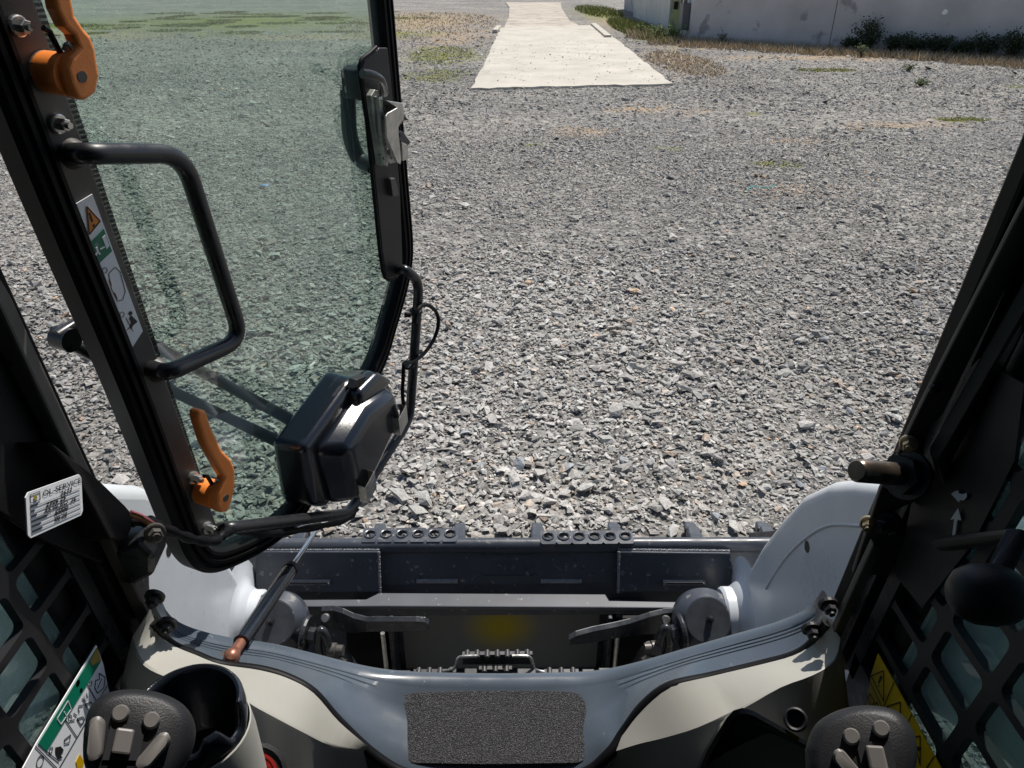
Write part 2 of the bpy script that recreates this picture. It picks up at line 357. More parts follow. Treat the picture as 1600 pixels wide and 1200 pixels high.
def scatter(y0, y1, dens, base, tmpl, faces, flat=(.42, .8), zlift=.2):
    area_n = int((y1-y0)*(y0+y1)*.72*dens)
    y = np.sqrt(rg.uniform(y0*y0, y1*y1, area_n)); x = rg.uniform(-1, 1, area_n)*(.72*y+.35)
    clump = np.sin(x*2.1+1.3*np.sin(y*1.7))*np.cos(y*1.3+.8*np.sin(x*2.3))       # coarse and fine stone lie in drifts
    fade = np.clip((y1-y)/(.16*y1), 0, 1)*np.where(y0 > 2, np.clip((y-y0)/(.16*y1), 0, 1), 1)
    keep = free(x, y) & (rg.random(area_n) < fade); x, y, clump = x[keep], y[keep], clump[keep]; n = len(x)
    sz = base*np.exp(rg.normal(0, .42, n))*(1+.16*clump)
    V = tmpl[None]*rg.uniform(.62, 1.12, (n, len(tmpl), 1)) + rg.normal(0, .26 if len(tmpl) == 8 else .10, (n, len(tmpl), 3))
    if len(tmpl) == 8: V[:, 4:, :2] *= rg.uniform(.35, 1.0, (n, 1, 2)); V[:, 4:, :2] += rg.normal(0, .2, (n, 1, 2))
    sc3 = np.stack([rg.uniform(.85, 1.5, n), rg.uniform(.65, 1.05, n), rg.uniform(*flat, n)], 1)
    V = V*sc3[:, None]*sz[:, None, None]*.5
    V = np.einsum('nij,nkj->nki', rotm(n, .34), V)
    z = sz*rg.uniform(.02, zlift+.25, n)
    V += np.stack([x, y, z], 1)[:, None]
    lane = .5*np.sin(x*1.15+.35*np.sin(y*.7)+.6)+.5*np.sin(.45*y+.8*x+1.1*np.sin(.5*x))   # worn lanes and fresher heaps
    C = np.repeat(stone_cols(n)*(1+.19*lane)[:, None], len(tmpl), 0)
    Fs = faces[None]+(np.arange(n)*len(tmpl))[:, None, None]
    return V.reshape(-1, 3), Fs.reshape(-1, 3), C
parts = [scatter(1.25, 5.8, 4300, .0185, CUB, CUBF, (.20, .46)), scatter(1.25, 6.2, 300, .027, ICO, ICOF, (.25, .5)), scatter(4.85, 11, 1700, .0245, OCT, OCTF, (.3, .65), 0), scatter(9.2, 19, 340, .037, OCT, OCTF, (.3, .65), 0), scatter(15, 29, 70, .05, OCT, OCTF, (.3, .6), 0)]
xs = rg.uniform(-.4, 2.9, 260); ys = rg.uniform(14.5, 24, 260)                    # chips strewn on the slab
def pack(name, parts, material, parent, extra=None):
    V = np.concatenate([p[0] for p in parts]); off = np.cumsum([0]+[len(p[0]) for p in parts[:-1]])
    Fs = np.concatenate([p[1]+o for p, o in zip(parts, off)]); C = np.concatenate([p[2] for p in parts])
    me = bpy.data.meshes.new(name); me.vertices.add(len(V)); me.vertices.foreach_set('co', V.astype(np.float32).ravel())
    me.loops.add(len(Fs)*3); me.loops.foreach_set('vertex_index', Fs.astype(np.int32).ravel())
    me.polygons.add(len(Fs)); me.polygons.foreach_set('loop_start', np.arange(0, len(Fs)*3, 3, dtype=np.int32))
    me.update(calc_edges=True); me.shade_flat()
    at = me.color_attributes.new('tint', 'FLOAT_COLOR', 'POINT'); at.data.foreach_set('color', np.concatenate([C, np.ones((len(C), 1))], 1).astype(np.float32).ravel())
    me.materials.append(material); return link(name, me, parent, (0, 0, 0))
def tint_mat(name, rough=.85, bump=.4, bscale=70, trans=0):
    m = mat(name, (.3, .3, .3), rough, spec=.3, bump=bump, bscale=bscale); n = m.node_tree
    a = n.nodes.new('ShaderNodeAttribute'); a.attribute_name = 'tint'; b = n.nodes['Principled BSDF']
    t = n.nodes.new('ShaderNodeTexNoise'); t.inputs['Scale'].default_value = 90; t.inputs['Detail'].default_value = 6
    tc = n.nodes.new('ShaderNodeTexCoord'); n.links.new(tc.outputs['Object'], t.inputs['Vector'])
    r = n.nodes.new('ShaderNodeMapRange'); n.links.new(t.outputs[0], r.inputs[0]); r.inputs[1].default_value = .3; r.inputs[2].default_value = .7; r.inputs[3].default_value = .72; r.inputs[4].default_value = 1.2
    x = n.nodes.new('ShaderNodeMix'); x.data_type = 'RGBA'; x.blend_type = 'MULTIPLY'; x.inputs[0].default_value = 1
    n.links.new(a.outputs['Color'], x.inputs[6]); n.links.new(r.outputs[0], x.inputs[7]); n.links.new(x.outputs[2], b.inputs['Base Color']); return m
stone_m = tint_mat('broken_stone')
chip = scatter(3, 5, 60, .026, OCT, OCTF)
nc = min(260, len(chip[0])//len(OCT)); cv = chip[0][:nc*len(OCT)].reshape(nc, -1, 3); cv -= cv.mean(1, keepdims=True)
cv += np.stack([xs[:nc], 14.5+(ys[:nc]-14.5)**1.0, np.full(nc, .062)], 1)[:, None]
parts.append((cv.reshape(-1, 3), chip[1][:nc*len(OCTF)], chip[2][:nc*len(OCT)]))
tag(pack('gravel', parts, stone_m, yard), kind='stuff')
# the largest stones, one by one
protos = []
for i in range(14):
    tone = .34+rnd.uniform(-.1, .14); c = (tone, tone*.97, tone*.93)
    if i in (3, 9): c = (tone*1.1, tone*.99, tone*.9)
    if i == 12: c = (tone*1.2, tone*.97, tone*.78)
    if i in (5, 7): c = (tone*.9, tone*.96, tone)
    bm = bmesh.new()
    for k in range(10):
        d = Vector((rnd.gauss(0, 1), rnd.gauss(0, 1), rnd.gauss(0, 1))).normalized()*rnd.uniform(.42, .56); bm.verts.new((d.x*1.25, d.y*.9, max(-.2, min(.2, d.z*.7))))
    h = bmesh.ops.convex_hull(bm, input=bm.verts); bmesh.ops.delete(bm, geom=[g for g in h['geom_interior'] if isinstance(g, bmesh.types.BMVert)], context='VERTS')
    me = bpy.data.meshes.new('stone'); bm.to_mesh(me); bm.free()
    me.materials.append(mat('large_stone', c, .85, spec=.3, var=.22, vscale=3, bump=.5, bscale=6)); protos.append(me)
placed = 0
while placed < 300:
    y = rnd.uniform(1.6, 5.2)**1.0; x = rnd.uniform(-1, 1)*(.74*y+.2)
    if abs(x) < 1.0 and y < 2.3: continue
    if rnd.random() > (2.4/y): continue
    s = rnd.choice((.036, .040, .043, .048, .056))*rnd.uniform(.9, 1.2)*(.85 if y < 2.6 else 1.0)
    o = bpy.data.objects.new('stone', protos[rnd.randrange(14)]); sc.collection.objects.link(o); o.parent = yard
    o.location = (x, y, s*.22+.006); o.rotation_euler = (rnd.gauss(0, .25), rnd.gauss(0, .25), rnd.uniform(0, 6.28)); o.scale = (s, s, s*rnd.uniform(.7, 1.1)); placed += 1

# grass, dry stems -------------------------------------------
def blades(n, place, h0, h1, wid, c0, c1, lean=.5):
    P = np.array([place() for _ in range(n)]); a = rg.uniform(0, 6.283, n); h = rg.uniform(h0, h1, n)
    d = np.stack([np.cos(a), np.sin(a), np.zeros(n)], 1)*wid; ln = rg.normal(0, lean, (n, 2))*h[:, None]
    tip = np.concatenate([ln, h[:, None]], 1)
    V = np.stack([P-d, P+d, P+tip], 1).reshape(-1, 3); k = rg.random((n, 1))
    C = np.repeat(np.array(c0)*(1-k)+np.array(c1)*k, 3, 0); return V, np.arange(3*n).reshape(-1, 3), C
def ell(cx, cy, rx, ry, pw=.5):
    def p():
        a = rnd.uniform(0, 6.283); r = rnd.random()**pw; return (cx+rx*r*math.cos(a), cy+ry*r*math.sin(a), 0)
    return p
G0, G1 = (.09, .12, .03), (.30, .30, .09); T0, T1 = (.30, .22, .13), (.56, .45, .30)
leaf_m = tint_mat('grass_blades', .7, 0)
gp = [*[blades(420, ell(rnd.gauss(-10.5, 3.6), rnd.gauss(34, 3.6), rnd.uniform(.3, 1.2), rnd.uniform(.3, 1.0)), .015, .05, .02, G0, G1, 1.2) for _ in range(36)], blades(1500, ell(-1.5, 20.3, .8, 2.2), .012, .04, .012, (.10, .13, .03), G1, 1.2), blades(600, ell(-1.3, 16.2, .6, 1.0), .01, .03, .01, (.10, .13, .03), G1, 1.2),
      blades(4500, ell(4.55, 29, .7, 6), .05, .2, .018, G0, G1), blades(1500, ell(4.6, 42, 1, 6), .05, .2, .02, G0, G1), blades(900, ell(6.65, 17, .65, .3), .01, .04, .01, (.24, .25, .05), (.46, .43, .12)),
      blades(500, ell(6.4, 11.1, .38, .15), .008, .03, .008, (.24, .25, .05), (.46, .43, .12)), blades(350, ell(2.95, 8.35, .25, .15), .006, .025, .006, (.24, .25, .05), (.46, .43, .12)), *[blades(200, ell(rnd.gauss(-15, 3), rnd.gauss(31, 1.2), .9, .5), .015, .05, .018, G0, G1, 1.2) for _ in range(10)]]
tag(pack('grass', gp, leaf_m, None), 'short green grass in patches on the gravel yard', 'grass', kind='stuff')

# ------------------------------------------------------------------ the building beyond the yard
A, B = Vector((5.4, 24.35, 0)), Vector((17.5, 14.2, 0)); Cc, Dd = Vector((30, 30, 0)), Vector((5.75, 41, 0))
wn = Vector((-(A-B).y, (A-B).x, 0)).normalized(); wn = -wn if wn.y > 0 else wn; wd = (B-A).normalized()
bld = thing('warehouse', A, 'low rendered warehouse with grey walls and a green door beside the grass strip', 'building')
plaster = mat('weathered_render', (.50, .47, .46), .9, var=.16, vscale=.9, bump=.3, bscale=25, wear=(.30, .28, .28), wscale=1.6, wthr=.6)
plaster2 = mat('pale_render', (.60, .585, .56), .9, var=.1, vscale=1.1, bump=.25, bscale=25, wear=(.42, .4, .38), wscale=2.4, wthr=.62)
HT = 2.0
def wall(name, a, b, h, th, mt, z0=-.05):
    d = (b-a).normalized(); q = Vector((-d.y, d.x, 0))*th; return obj(name, M().prism([a+Vector((0, 0, z0)), b+Vector((0, 0, z0)), b+q+Vector((0, 0, z0)), a+q+Vector((0, 0, z0))], (0, 0, h)), mt, bld)
wall('front_wall', A, B, HT, .25, plaster)
sdv = (Dd-A).normalized(); D0, D1 = A+sdv*1.7, A+sdv*3.9
wall('side_wall', A+sdv*.001, D0, HT, -.25, plaster2); wall('side_wall', D1, A+sdv*13, HT, -.25, plaster2); wall('back_wall', A+sdv*13+Vector((.5, 0, 0)), A+sdv*20+Vector((.4, 0, 0)), HT+.3, -.25, plaster)
wall('lintel', D0, D1, .24, -.25, plaster2, 1.76)
rf = obj('roof', M().prism([A+Vector((-.1, -.1, HT)), B+Vector((0, -.15, HT)), Cc+Vector((0, 0, HT)), Dd+Vector((-.1, 0, HT))], (0, 0, .12)), mat('roof_sheet', (.3, .3, .3), .7), bld)
gd = mat('green_door_paint', (.16, .20, .055), .6, var=.3, vscale=1.5, wear=(.08, .1, .035), wscale=2.5, wthr=.55)
q = Vector((sdv.y, -sdv.x, 0))
dr = obj('door', M().prism([D0+q*.06, D1+q*.06, D1+q*.1, D0+q*.1], (0, 0, 1.76)), gd, bld)
obj('door_frame', M().prism([D0-q*.03, D0+sdv*.1-q*.03, D0+sdv*.1+q*.058, D0+q*.058], (0, 0, 1.76)), MT['ink'], dr)
obj('door_handle', M().box(D0+sdv*1.2-q*.0+Vector((0, 0, .82)), (.14, .3, .22)), MT['ink'], dr)
ebx = A+sdv*.55-q*.12
eb = obj('meter_box', M().box(ebx+Vector((0, 0, .62)), (.22, .5, .7)), mat('meter_box_grey', (.10, .10, .115), .5), bld, bevel=.02)
[obj('conduit', M().tube([ebx+Vector((0, k_, .9)), ebx+Vector((0, k_, 1.97))], .03), MT['gplate'], bld) for k_ in (-.1, .1)]
cm = M(); cp = A+wd*4.0-wn*.0
cm.tube([cp+wn*.004+Vector((0, 0, 1.95)), cp+wn*.004+wd*.04+Vector((0, 0, 1.1)), cp+wn*.004+wd*.02+Vector((0, 0, .05))], .006, 6); obj('wall_crack', cm, MT['ink'], bld)
pt = A+wd*9.1; obj('wall_patch', M().prism([pt+wn*.012+wd*a+Vector((0, 0, z)) for a, z in ((0, 0), (.9, .02), (.95, .62), (.6, .7), (.12, .55))], wn*.02), mat('dark_patch', (.10, .115, .11), .9, var=.3, vscale=3), bld)
pt = A+wd*6.6+Vector((0, 0, .95)); obj('wall_chip', M().prism([pt+wn*.004+wd*a+Vector((0, 0, z)) for a, z in ((-.07, -.04), (-.02, -.06), (.03, -.05), (.06, .0), (.04, .05), (-.01, .06), (-.05, .03))], wn*.01), mat('bare_lime', (.85, .85, .83), .8), bld)

dg = []
for i in range(11):
    c = A+wd*(i*1.1+.2)+wn*rnd.uniform(.25, .5); dg.append(blades(500, ell(c.x, c.y, .8, .5), .04, .22, .012, T0, T1, .45))
    c += wn*rnd.uniform(.8, 1.2); dg.append(blades(650, ell(c.x, c.y, .8, .45), .03, .20, .012, T0, T1, .5))
dg.append(blades(1500, ell(4.0, 18.5, .7, 2.6), .02, .10, .012, T0, T1, .8)); dg.append(blades(2500, ell(-3.2, 33, 3, 8), .02, .08, .02, T0, T1, .8)); dg.append(blades(900, ell(4.6, 25.6, .9, 1.2), .05, .3, .014, T0, T1))
tag(pack('dry_grass', dg, leaf_m, None), 'straw coloured dry grass along the foot of the warehouse wall', 'dry grass', kind='stuff')
stem_m = mat('shrub_stem', (.09, .06, .04), .8)
def shrub(name, loc, h, wdt, n, c0, c1, label, group, leaf=.045):
    t = thing(name, loc, label, 'shrub', group); loc = Vector(loc); sm = M(); LV = []; LF = []; LC = []
    for i in range(9):
        a = rnd.uniform(0, 6.283); r = rnd.uniform(.2, 1)*wdt; tip = loc+Vector((math.cos(a)*r, math.sin(a)*r*.7, h*rnd.uniform(.55, 1.0)))
        mid = loc.lerp(tip, .5)+Vector((0, 0, h*.12)); pth = smooth_path([loc, mid, tip], 3); sm.tube(pth, [.012, .01, .009, .007, .006, .005, .003], 5)
        for k in range(n//9):
            q = rnd.uniform(.25, 1.02); p = loc.lerp(mid, q*2) if q < .5 else mid.lerp(tip, q*2-1)
            p = p+Vector((rnd.gauss(0, .06), rnd.gauss(0, .06), rnd.gauss(0, .05)))*(h/.5)**.5
            d = Vector((rnd.gauss(0, 1), rnd.gauss(0, 1), rnd.gauss(.3, .7))).normalized(); e = d.orthogonal().normalized()
            s = leaf*rnd.uniform(.6, 1.3); b = len(LV); LV += [p, p+d*s*.5+e*s*.32, p+d*s, p+d*s*.5-e*s*.32]; LF.append((b, b+1, b+2, b+3))
            z = rnd.random(); LC += [[c0[j]*(1-z)+c1[j]*z for j in range(3)]]*4
    obj('stems', sm, stem_m, t)
    me = bpy.data.meshes.new('foliage'); me.from_pydata([p-loc for p in LV], [], LF); me.materials.append(leaf_m)
    at = me.color_attributes.new('tint', 'FLOAT_COLOR', 'POINT')
    for i, c in enumerate(LC): at.data[i].color = (*c, 1)
    link('foliage', me, t, loc); return t
ORD = 'first second third fourth fifth sixth seventh eighth ninth tenth'.split()
for i, (s, h, ww) in enumerate(((4.75, .35, .25), (5.15, .85, .42), (5.7, .55, .35), (6.2, .5, .4), (6.7, .52, .4), (7.2, .42, .38), (7.75, .62, .42), (8.3, .7, .42), (8.85, .62, .4), (9.4, .72, .45), (9.95, .6, .45), (10.6, .55, .45))):
    lab = 'tallest dark leafy shrub growing against the grey warehouse wall' if i == 1 else 'low dark shrub against the grey warehouse wall, next to the wall crack' if i == 0 else 'low dark wall shrub, %s beyond the tallest shrub towards the dark wall patch' % ORD[i-2]
    shrub('wall_shrub', A+wd*s+wn*.38, h*.92, ww*1.15, 1300, (.018, .032, .013), (.05, .068, .026), lab, None if i == 1 else 'shrubs along the warehouse wall', .055)
for i, (p, h) in enumerate(((atz(1000, 55), .35), (atz(1022, 62), .4), (atz(1050, 64), .42))):
    shrub('door_weed', p, h, .38, 300, (.06, .10, .02), (.17, .22, .06), ('bright green weed between the kerb and the green warehouse door', 'bright green weed right in front of the green warehouse door', 'bright green weed below the grey meter box on the warehouse')[i], 'weeds before the warehouse door', .06)
for (u, v, h, lab) in ((1345, 90, .3, 'small upright green weed on gravel near the tallest wall shrub'), (1421, 112, .14, 'thin dark weed sprig standing alone on the gravel'), (1438, 136, .12, 'low dark green rosette weed lying flat on gravel'), (1128, 70, .3, 'green weed at the foot of the warehouse front corner')):
    shrub('yard_weed', atz(u, v), h, .16, 120, (.04, .07, .02), (.12, .16, .05), lab, None, .05)
p = [atz(u, v, .025) for u, v in ((1166, 296), (1180, 291), (1196, 293), (1212, 289))]
tag(obj('string', M().tube(smooth_path(p, 5), .004, 5), mat('turquoise_string', (.05, .45, .42), .6)), 'thin turquoise string lying across the grey gravel', 'string')
p = atz(413, 291, .02)
tag(obj('plastic_scrap', M().prism([p+Vector(q) for q in ((-.05, 0, 0), (-.01, -.03, .012), (.05, -.01, .0), (.03, .03, .015), (-.03, .025, .01))], (0, 0, .004)), mat('blue_plastic', (.12, .25, .5), .4)), 'small scrap of blue plastic lying on gravel', 'litter')

# ------------------------------------------------------------------ the loader
UP = Vector((0, 0, 1)); XV = Vector((1, 0, 0))
L = thing('skid_steer_loader', (0, -.3, 0), 'skid steer loader with white arms and slate blue sill, cab door swung open', 'loader')
# cab shell round the operator
for s in (-1, 1):
    obj('cab_post', M().prism([front(s*.468, -.05, -.03), front(s*.468, -.05, .004), front(s*.53, -.05, .004), front(s*.53, -.05, -.03)], FK*1.08), MT['bpaint'], L, bevel=.004)
    obj('post_lining', M().prism([front(s*.488, -.05, -.10), front(s*.488, -.05, -.031), front(s*.53, -.05, -.031), front(s*.53, -.05, -.10)], FK*1.08), MT['lining'], L, bevel=.006)
    obj('door_seal', M().prism([front(s*.456, .05, -.012), front(s*.456, .05, .016), front(s*.4675, .05, .016), front(s*.4675, .05, -.012)], FK*.98), MT['rubber'], L, bevel=.005)
    obj('lower_side_panel', M().box((s*.505, -.05, .70), (.05, 1.5, .56)), MT['lining'], L, bevel=.01)
    obj('upper_side_rail', M().box((s*.505, -.12, 2.02), (.06, 1.36, .10)), MT['lining'], L, bevel=.01)
obj('roof', M().box((0, -.1, 2.09), (1.08, 1.42, .05)), MT['plastic'], L, bevel=.015)
obj('rear_wall', M().box((0, -.80, 1.3), (1.06, .05, 1.62)), MT['lining'], L, bevel=.01)
obj('cab_floor', M().box((0, -.02, .56), (.95, 1.5, .04)), MT['plastic'], L)
obj('front_header', M().prism([front(-.46, .98, -.1), front(.46, .98, -.1), front(.46, 1.03, -.1), front(-.46, 1.03, -.1)], FN*.1), MT['plastic'], L, bevel=.008)
# seat behind the camera
st = obj('seat', M().box((0, -.38, .98), (.46, .44, .14)), MT['plastic'], L, bevel=.04, seg=3)
obj('seat_back', M().box((0, -.62, 1.28), (.44, .12, .56)), MT['plastic'], st, bevel=.04, seg=3)
obj('seat_base', M().box((0, -.38, .745), (.36, .36, .32)), MT['lining'], L, bevel=.02)

# sill: lip, ribs and sloping tread
OUT = [(236, 935), (250, 962), (268, 980), (300, 994), (350, 1006), (420, 1016), (480, 1030), (540, 1045), (590, 1055), (640, 1060), (700, 1062), (778, 1063), (850, 1062), (915, 1060), (960, 1054), (1010, 1042), (1080, 1022), (1150, 1002), (1210, 985), (1250, 970), (1275, 955), (1292, 932)]
INN = [(240, 966, .715), (254, 990, .72), (272, 1007, .72), (305, 1021, .722), (345, 1036, .722), (405, 1044, .72), (450, 1057, .715), (490, 1080, .705), (530, 1125, .69), (590, 1180, .67), (650, 1208, .66), (775, 1212, .66), (900, 1208, .66), (950, 1175, .67), (975, 1140, .69), (1005, 1100, .705), (1045, 1070, .715), (1110, 1055, .72), (1190, 1036, .722), (1240, 1022, .72), (1268, 1003, .72), (1292, 968, .715)]
po = smooth_path([fp(u, v) for u, v in OUT], 5); pi = smooth_path([aty(u, v, y) for u, v, y in INN], 5)
def sr(t, dz, dn=0): return [a.lerp(b, t)+UP*dz+FN*dn for a, b in zip(po, pi)]
sill = obj('front_sill', M().loft([sr(0, -.16, .045), sr(0, -.03, .022), sr(0, -.006, .016), sr(0, 0, .008), sr(0, .001, 0), sr(.09, .0), sr(.11, -.0016), sr(.19, -.0014), sr(.21, -.003), sr(.29, -.0028), sr(.31, -.0042), sr(.5, -.0034), sr(.75, -.0026), sr(.94, -.001), sr(1, -.006), sr(1.0, -.25, -.01)]), MT['sill'], L, smooth=40)
obj('gasket', M().tube([p+UP*.0-Vector((0, .004, 0)) for p in pi], .0075, 8), MT['rubber'], L, smooth=60)
pO, pN = fp(778, 1063), (aty(775, 1212, .66)-fp(778, 1063))
pn = XV.cross(pN).normalized(); pn = pn if pn.z > 0 else -pn
def padp(u, v, off=0): return hit(u, v, pO+pn*(off+.0025), pn)
pad = [padp(u, v) for u, v in ((620, 1189), (619, 1150), (625, 1105), (628, 1094), (634, 1087), (645, 1084), (700, 1082), (770, 1081), (840, 1081), (892, 1083), (905, 1087), (912, 1095), (916, 1110), (917, 1150), (917, 1180), (912, 1190), (900, 1194), (770, 1196), (635, 1194))]
obj('grip_pad', M().prism(pad, pn*.005), MT['grip'], L, bevel=.001)
obj('sill_bolt', M().hexbolt(padp(967, 1127, .0), pn, .009, .014), MT['sill'], sill, bevel=.0008)
obj('sill_hole', M().lathe(padp(563, 1122, .002), pn, [(0, .006), (.002, .006)], 14), MT['ink'], sill)
for u, v in ((243, 930), (264, 972), (1266, 980), (1293, 942)): obj('rim_bolt', M().hexbolt(fp(u, v, -.035), -FN, .008, .014), MT['plastic'], L)
obj('footwell_front', M().box((0, .63, .72), (.9, .02, .34)), MT['lining'], L)

# side consoles in beige plastic
def patch(name, pts, quads, material, bevel=.004, th=Vector((0, .02, -.02))):
    P = [aty(u, v, y) for u, v, y in pts]; n = len(P); m = M().add(P, quads)
    return obj(name, m, material, L, bevel=bevel, seg=3)
def console_left():
    top = [(235, 950, .712), (250, 990, .712), (272, 1009, .712), (305, 1023, .713), (345, 1038, .713), (405, 1047, .712), (450, 1060, .707), (490, 1083, .697), (530, 1128, .682), (577, 1168, .665)]
    mid = [(205, 1000, .69), (220, 1035, .665), (255, 1056, .64), (310, 1068, .62), (362, 1082, .605), (398, 1104, .615), (435, 1124, .63), (475, 1145, .642), (515, 1164, .652), (568, 1174, .664)]
    low = [(180, 1110, .66), (186, 1240, .60), (230, 1280, .57), (310, 1290, .56), (370, 1290, .56), (410, 1290, .575), (450, 1290, .59), (490, 1290, .605), (530, 1285, .63), (590, 1260, .645)]
    P = lambda l: smooth_path([aty(*q) for q in l], 4)
    a, b, c = P(top), P(mid), P(low)
    b0 = [q.lerp(p, .08)+Vector((0, 0, .001)) for p, q in zip(a, b)]; b1 = [q.lerp(p, .05) for p, q in zip(c, b)]
    return obj('console', M().loft([a, b0, b, b1, c]), MT['beige'], L, smooth=32)
console_left()
def console_right():
    top = [(1292, 966, .712), (1270, 1005, .712), (1240, 1024, .713), (1190, 1038, .713), (1110, 1057, .712), (1047, 1073, .707), (1008, 1103, .697), (978, 1142, .682), (955, 1172, .668)]
    mid = [(1314, 1000, .69), (1305, 1032, .672), (1270, 1055, .655), (1220, 1074, .65), (1160, 1108, .645), (1095, 1140, .648), (1040, 1156, .655), (998, 1164, .66), (956, 1176, .667)]
    low = [(1326, 1100, .66), (1330, 1240, .61), (1310, 1270, .59), (1260, 1280, .58), (1190, 1290, .59), (1110, 1290, .60), (1040, 1290, .615), (990, 1290, .63), (940, 1280, .645)]
    P = lambda l: smooth_path([aty(*q) for q in l], 3)
    a, b, c = P(top), P(mid), P(low)
    e = [q.lerp(p, .06)+Vector((0, -.001, .0015)) for p, q in zip(a, b)]
    return obj('console', M().loft([a, e, b, c]), MT['beige'], L, smooth=28)
console_right()
# storage pocket and socket in the right console
def cpl(u, v, y=.60): return aty(u, v, y)
pk = [cpl(u, v) for u, v in ((1090, 1210), (1105, 1172), (1135, 1122), (1146, 1110), (1160, 1106), (1176, 1110), (1250, 1152), (1330, 1200), (1340, 1260), (1090, 1260))]
m = M(); cen = sum(pk, Vector())/len(pk)
m.loft([pk, [p+(cen-p)*.06-Vector((0, .004, 0)) for p in pk], [p+(cen-p)*.09+Vector((0, .002, 0)) for p in pk], [p+(cen-p)*.14+Vector((0, .03, -.04)) for p in pk]], True); m.f.append([len(m.v)-len(pk)+i for i in range(len(pk))])
obj('storage_pocket', m, MT['gloss'], L, smooth=40)
sk = cpl(1243, 1124, .606); sa = (EYE-sk).normalized()
obj('socket', M().lathe(sk, sa, [(-.03, .008), (-.002, .009), (.002, .0095), (.0035, .0115), (.002, .0135), (-.004, .014)], 24), MT['plastic'], L, smooth=40)
# cup holder
cc = aty(292, 1102, .455); m = M(); na = 96; prof = [(-.075, .035), (-.006, .0395), (-.002, .0402), (.0, .0415), (.001, .0435), (.0, .0455), (-.003, .0468), (-.014, .0475), (-.06, .044)]
rings = []
for d, r in prof:
    rg_ = []
    for i in range(na):
        t = 2*math.pi*i/na; dz = 0
        for t0, wd_, dp_ in ((-.28, .22, .022), (-1.15, .14, .012)):
            q = abs((t-t0+math.pi) % (2*math.pi)-math.pi)
            dz -= dp_*max(0, min(1, 1.6-q/wd_))
        rg_.append(cc+Vector((math.cos(t)*r, math.sin(t)*r, d+(dz if d > -.05 else 0))))
    rings.append(rg_)
m.loft(rings, True); m.f.append(list(range(na))); obj('cup_holder', m, MT['gloss'], L, smooth=45)
m = M().lathe(cc-UP*.030, UP, [(-.15, .051), (-.02, .0505), (0, .049), (.001, .0478), (-.1, .047)], 40); m.f = m.f[:-2]
obj('cup_holder_housing', m, MT['beige'], L, smooth=45)
g = aty(398, 1214, .47); obj('gauge', M().lathe(g, (EYE-g), [(0, .03), (.006, .03), (.007, .026), (.004, .025)], 24), MT['plastic'], L, smooth=40)
obj('gauge_ring', M().lathe(g+(EYE-g).normalized()*.008, (EYE-g), [(0, .021), (.001, .021), (.001, .018), (0, .018)], 24), MT['red'], L)

# joysticks
def joystick(pu, pv, y, outline, btns, rock, tog, flip):
    c = aty(pu, pv, y); nn_ = ((EYE-c).normalized()+Vector((0, -.05, .25))).normalized(); r_ = (XV-nn_*XV.dot(nn_)).normalized(); w_ = nn_.cross(r_)
    poly = smooth_path([hit(u, v, c, nn_) for u, v in outline]+[hit(*outline[0], c, nn_)], 5)[:-1]; cen = sum(poly, Vector())/len(poly)
    lv = [(-.034, .55), (-.026, .82), (-.012, .97), (.0, 1.0), (.010, .985), (.017, .93), (.021, .84), (.023, .74)]
    m = M().loft([[cen+(p-cen)*k+nn_*d for p in poly] for d, k in lv], True); n_ = len(poly)
    m.f.append(list(range(n_))[::-1]); m.f.append([n_*(len(lv)-1)+i for i in range(n_)])
    J = obj('joystick', m, MT['plastic'], L, smooth=50)
    F = lambda u, v, o=.023: hit(u, v, c+nn_*o, nn_)
    for u, v in btns: obj('button', M().lathe(F(u, v, .021), nn_, [(0, .0056), (.006, .0053), (.0075, .0043)], 20), MT['grey'], J, smooth=40)
    for (u0, v0), (u1, v1) in rock:
        a, b = F(u0, v0), F(u1, v1); d = (b-a).normalized(); e = nn_.cross(d)
        pts = [a+(-d*math.cos(t)+e*math.sin(t))*.0046 for t in [math.pi*(k/6-.5) for k in range(7)]]+[b+(d*math.cos(t)-e*math.sin(t))*.0046 for t in [math.pi*(k/6-.5) for k in range(7)]]
        mm = M(); cN = (a+b)/2
        hgt = lambda p: .004+.004*abs((p-cN).dot(d))/((b-a).length/2)
        mm.loft([pts, [p+nn_*hgt(p) for p in pts], [cN+(p-cN)*.82+nn_*(hgt(p)+.0012) for p in pts]], True); k_ = len(pts); mm.f.append([2*k_+i for i in range(k_)])
        obj('rocker_switch', mm, MT['grey'], J, smooth=40)
    a = F(*tog); obj('toggle_well', M().box(a+nn_*.0005, (.021, .003, .021), Matrix((r_, -nn_, w_)).transposed()), MT['ink'], J)
    obj('toggle', M().prism([a+r_*x+w_*z+nn_*.002 for x, z in ((-.006, -.007), (.005, -.008), (.005, .007), (-.006, .008))], nn_*.007), MT['grey'], J, bevel=.0015)
    obj('stalk', M().tube(smooth_path([cen-nn_*.028-w_*.01, cen-nn_*.05-w_*.05, cen+Vector((0, -.02, -.16)), cen+Vector((0, -.02, -.33))], 4), [.018]*5+[.016]*4+[.022]*4, 14), MT['rubber'], J, smooth=60)
    obj('armrest_pod', M().box(cen+Vector((flip*.05, -.1, -.38)), (.14, .26, .16)), MT['plastic'], L, bevel=.02)
    return J
joystick(215, 1150, .345, [(132, 1150), (140, 1112), (163, 1088), (205, 1079), (255, 1086), (292, 1107), (306, 1140), (296, 1185), (262, 1235), (205, 1262), (155, 1240), (133, 1195)],
    [(189, 1116), (237, 1127)], [((153, 1134), (149, 1178)), ((255, 1158), (226, 1192))], (195, 1160), -1)
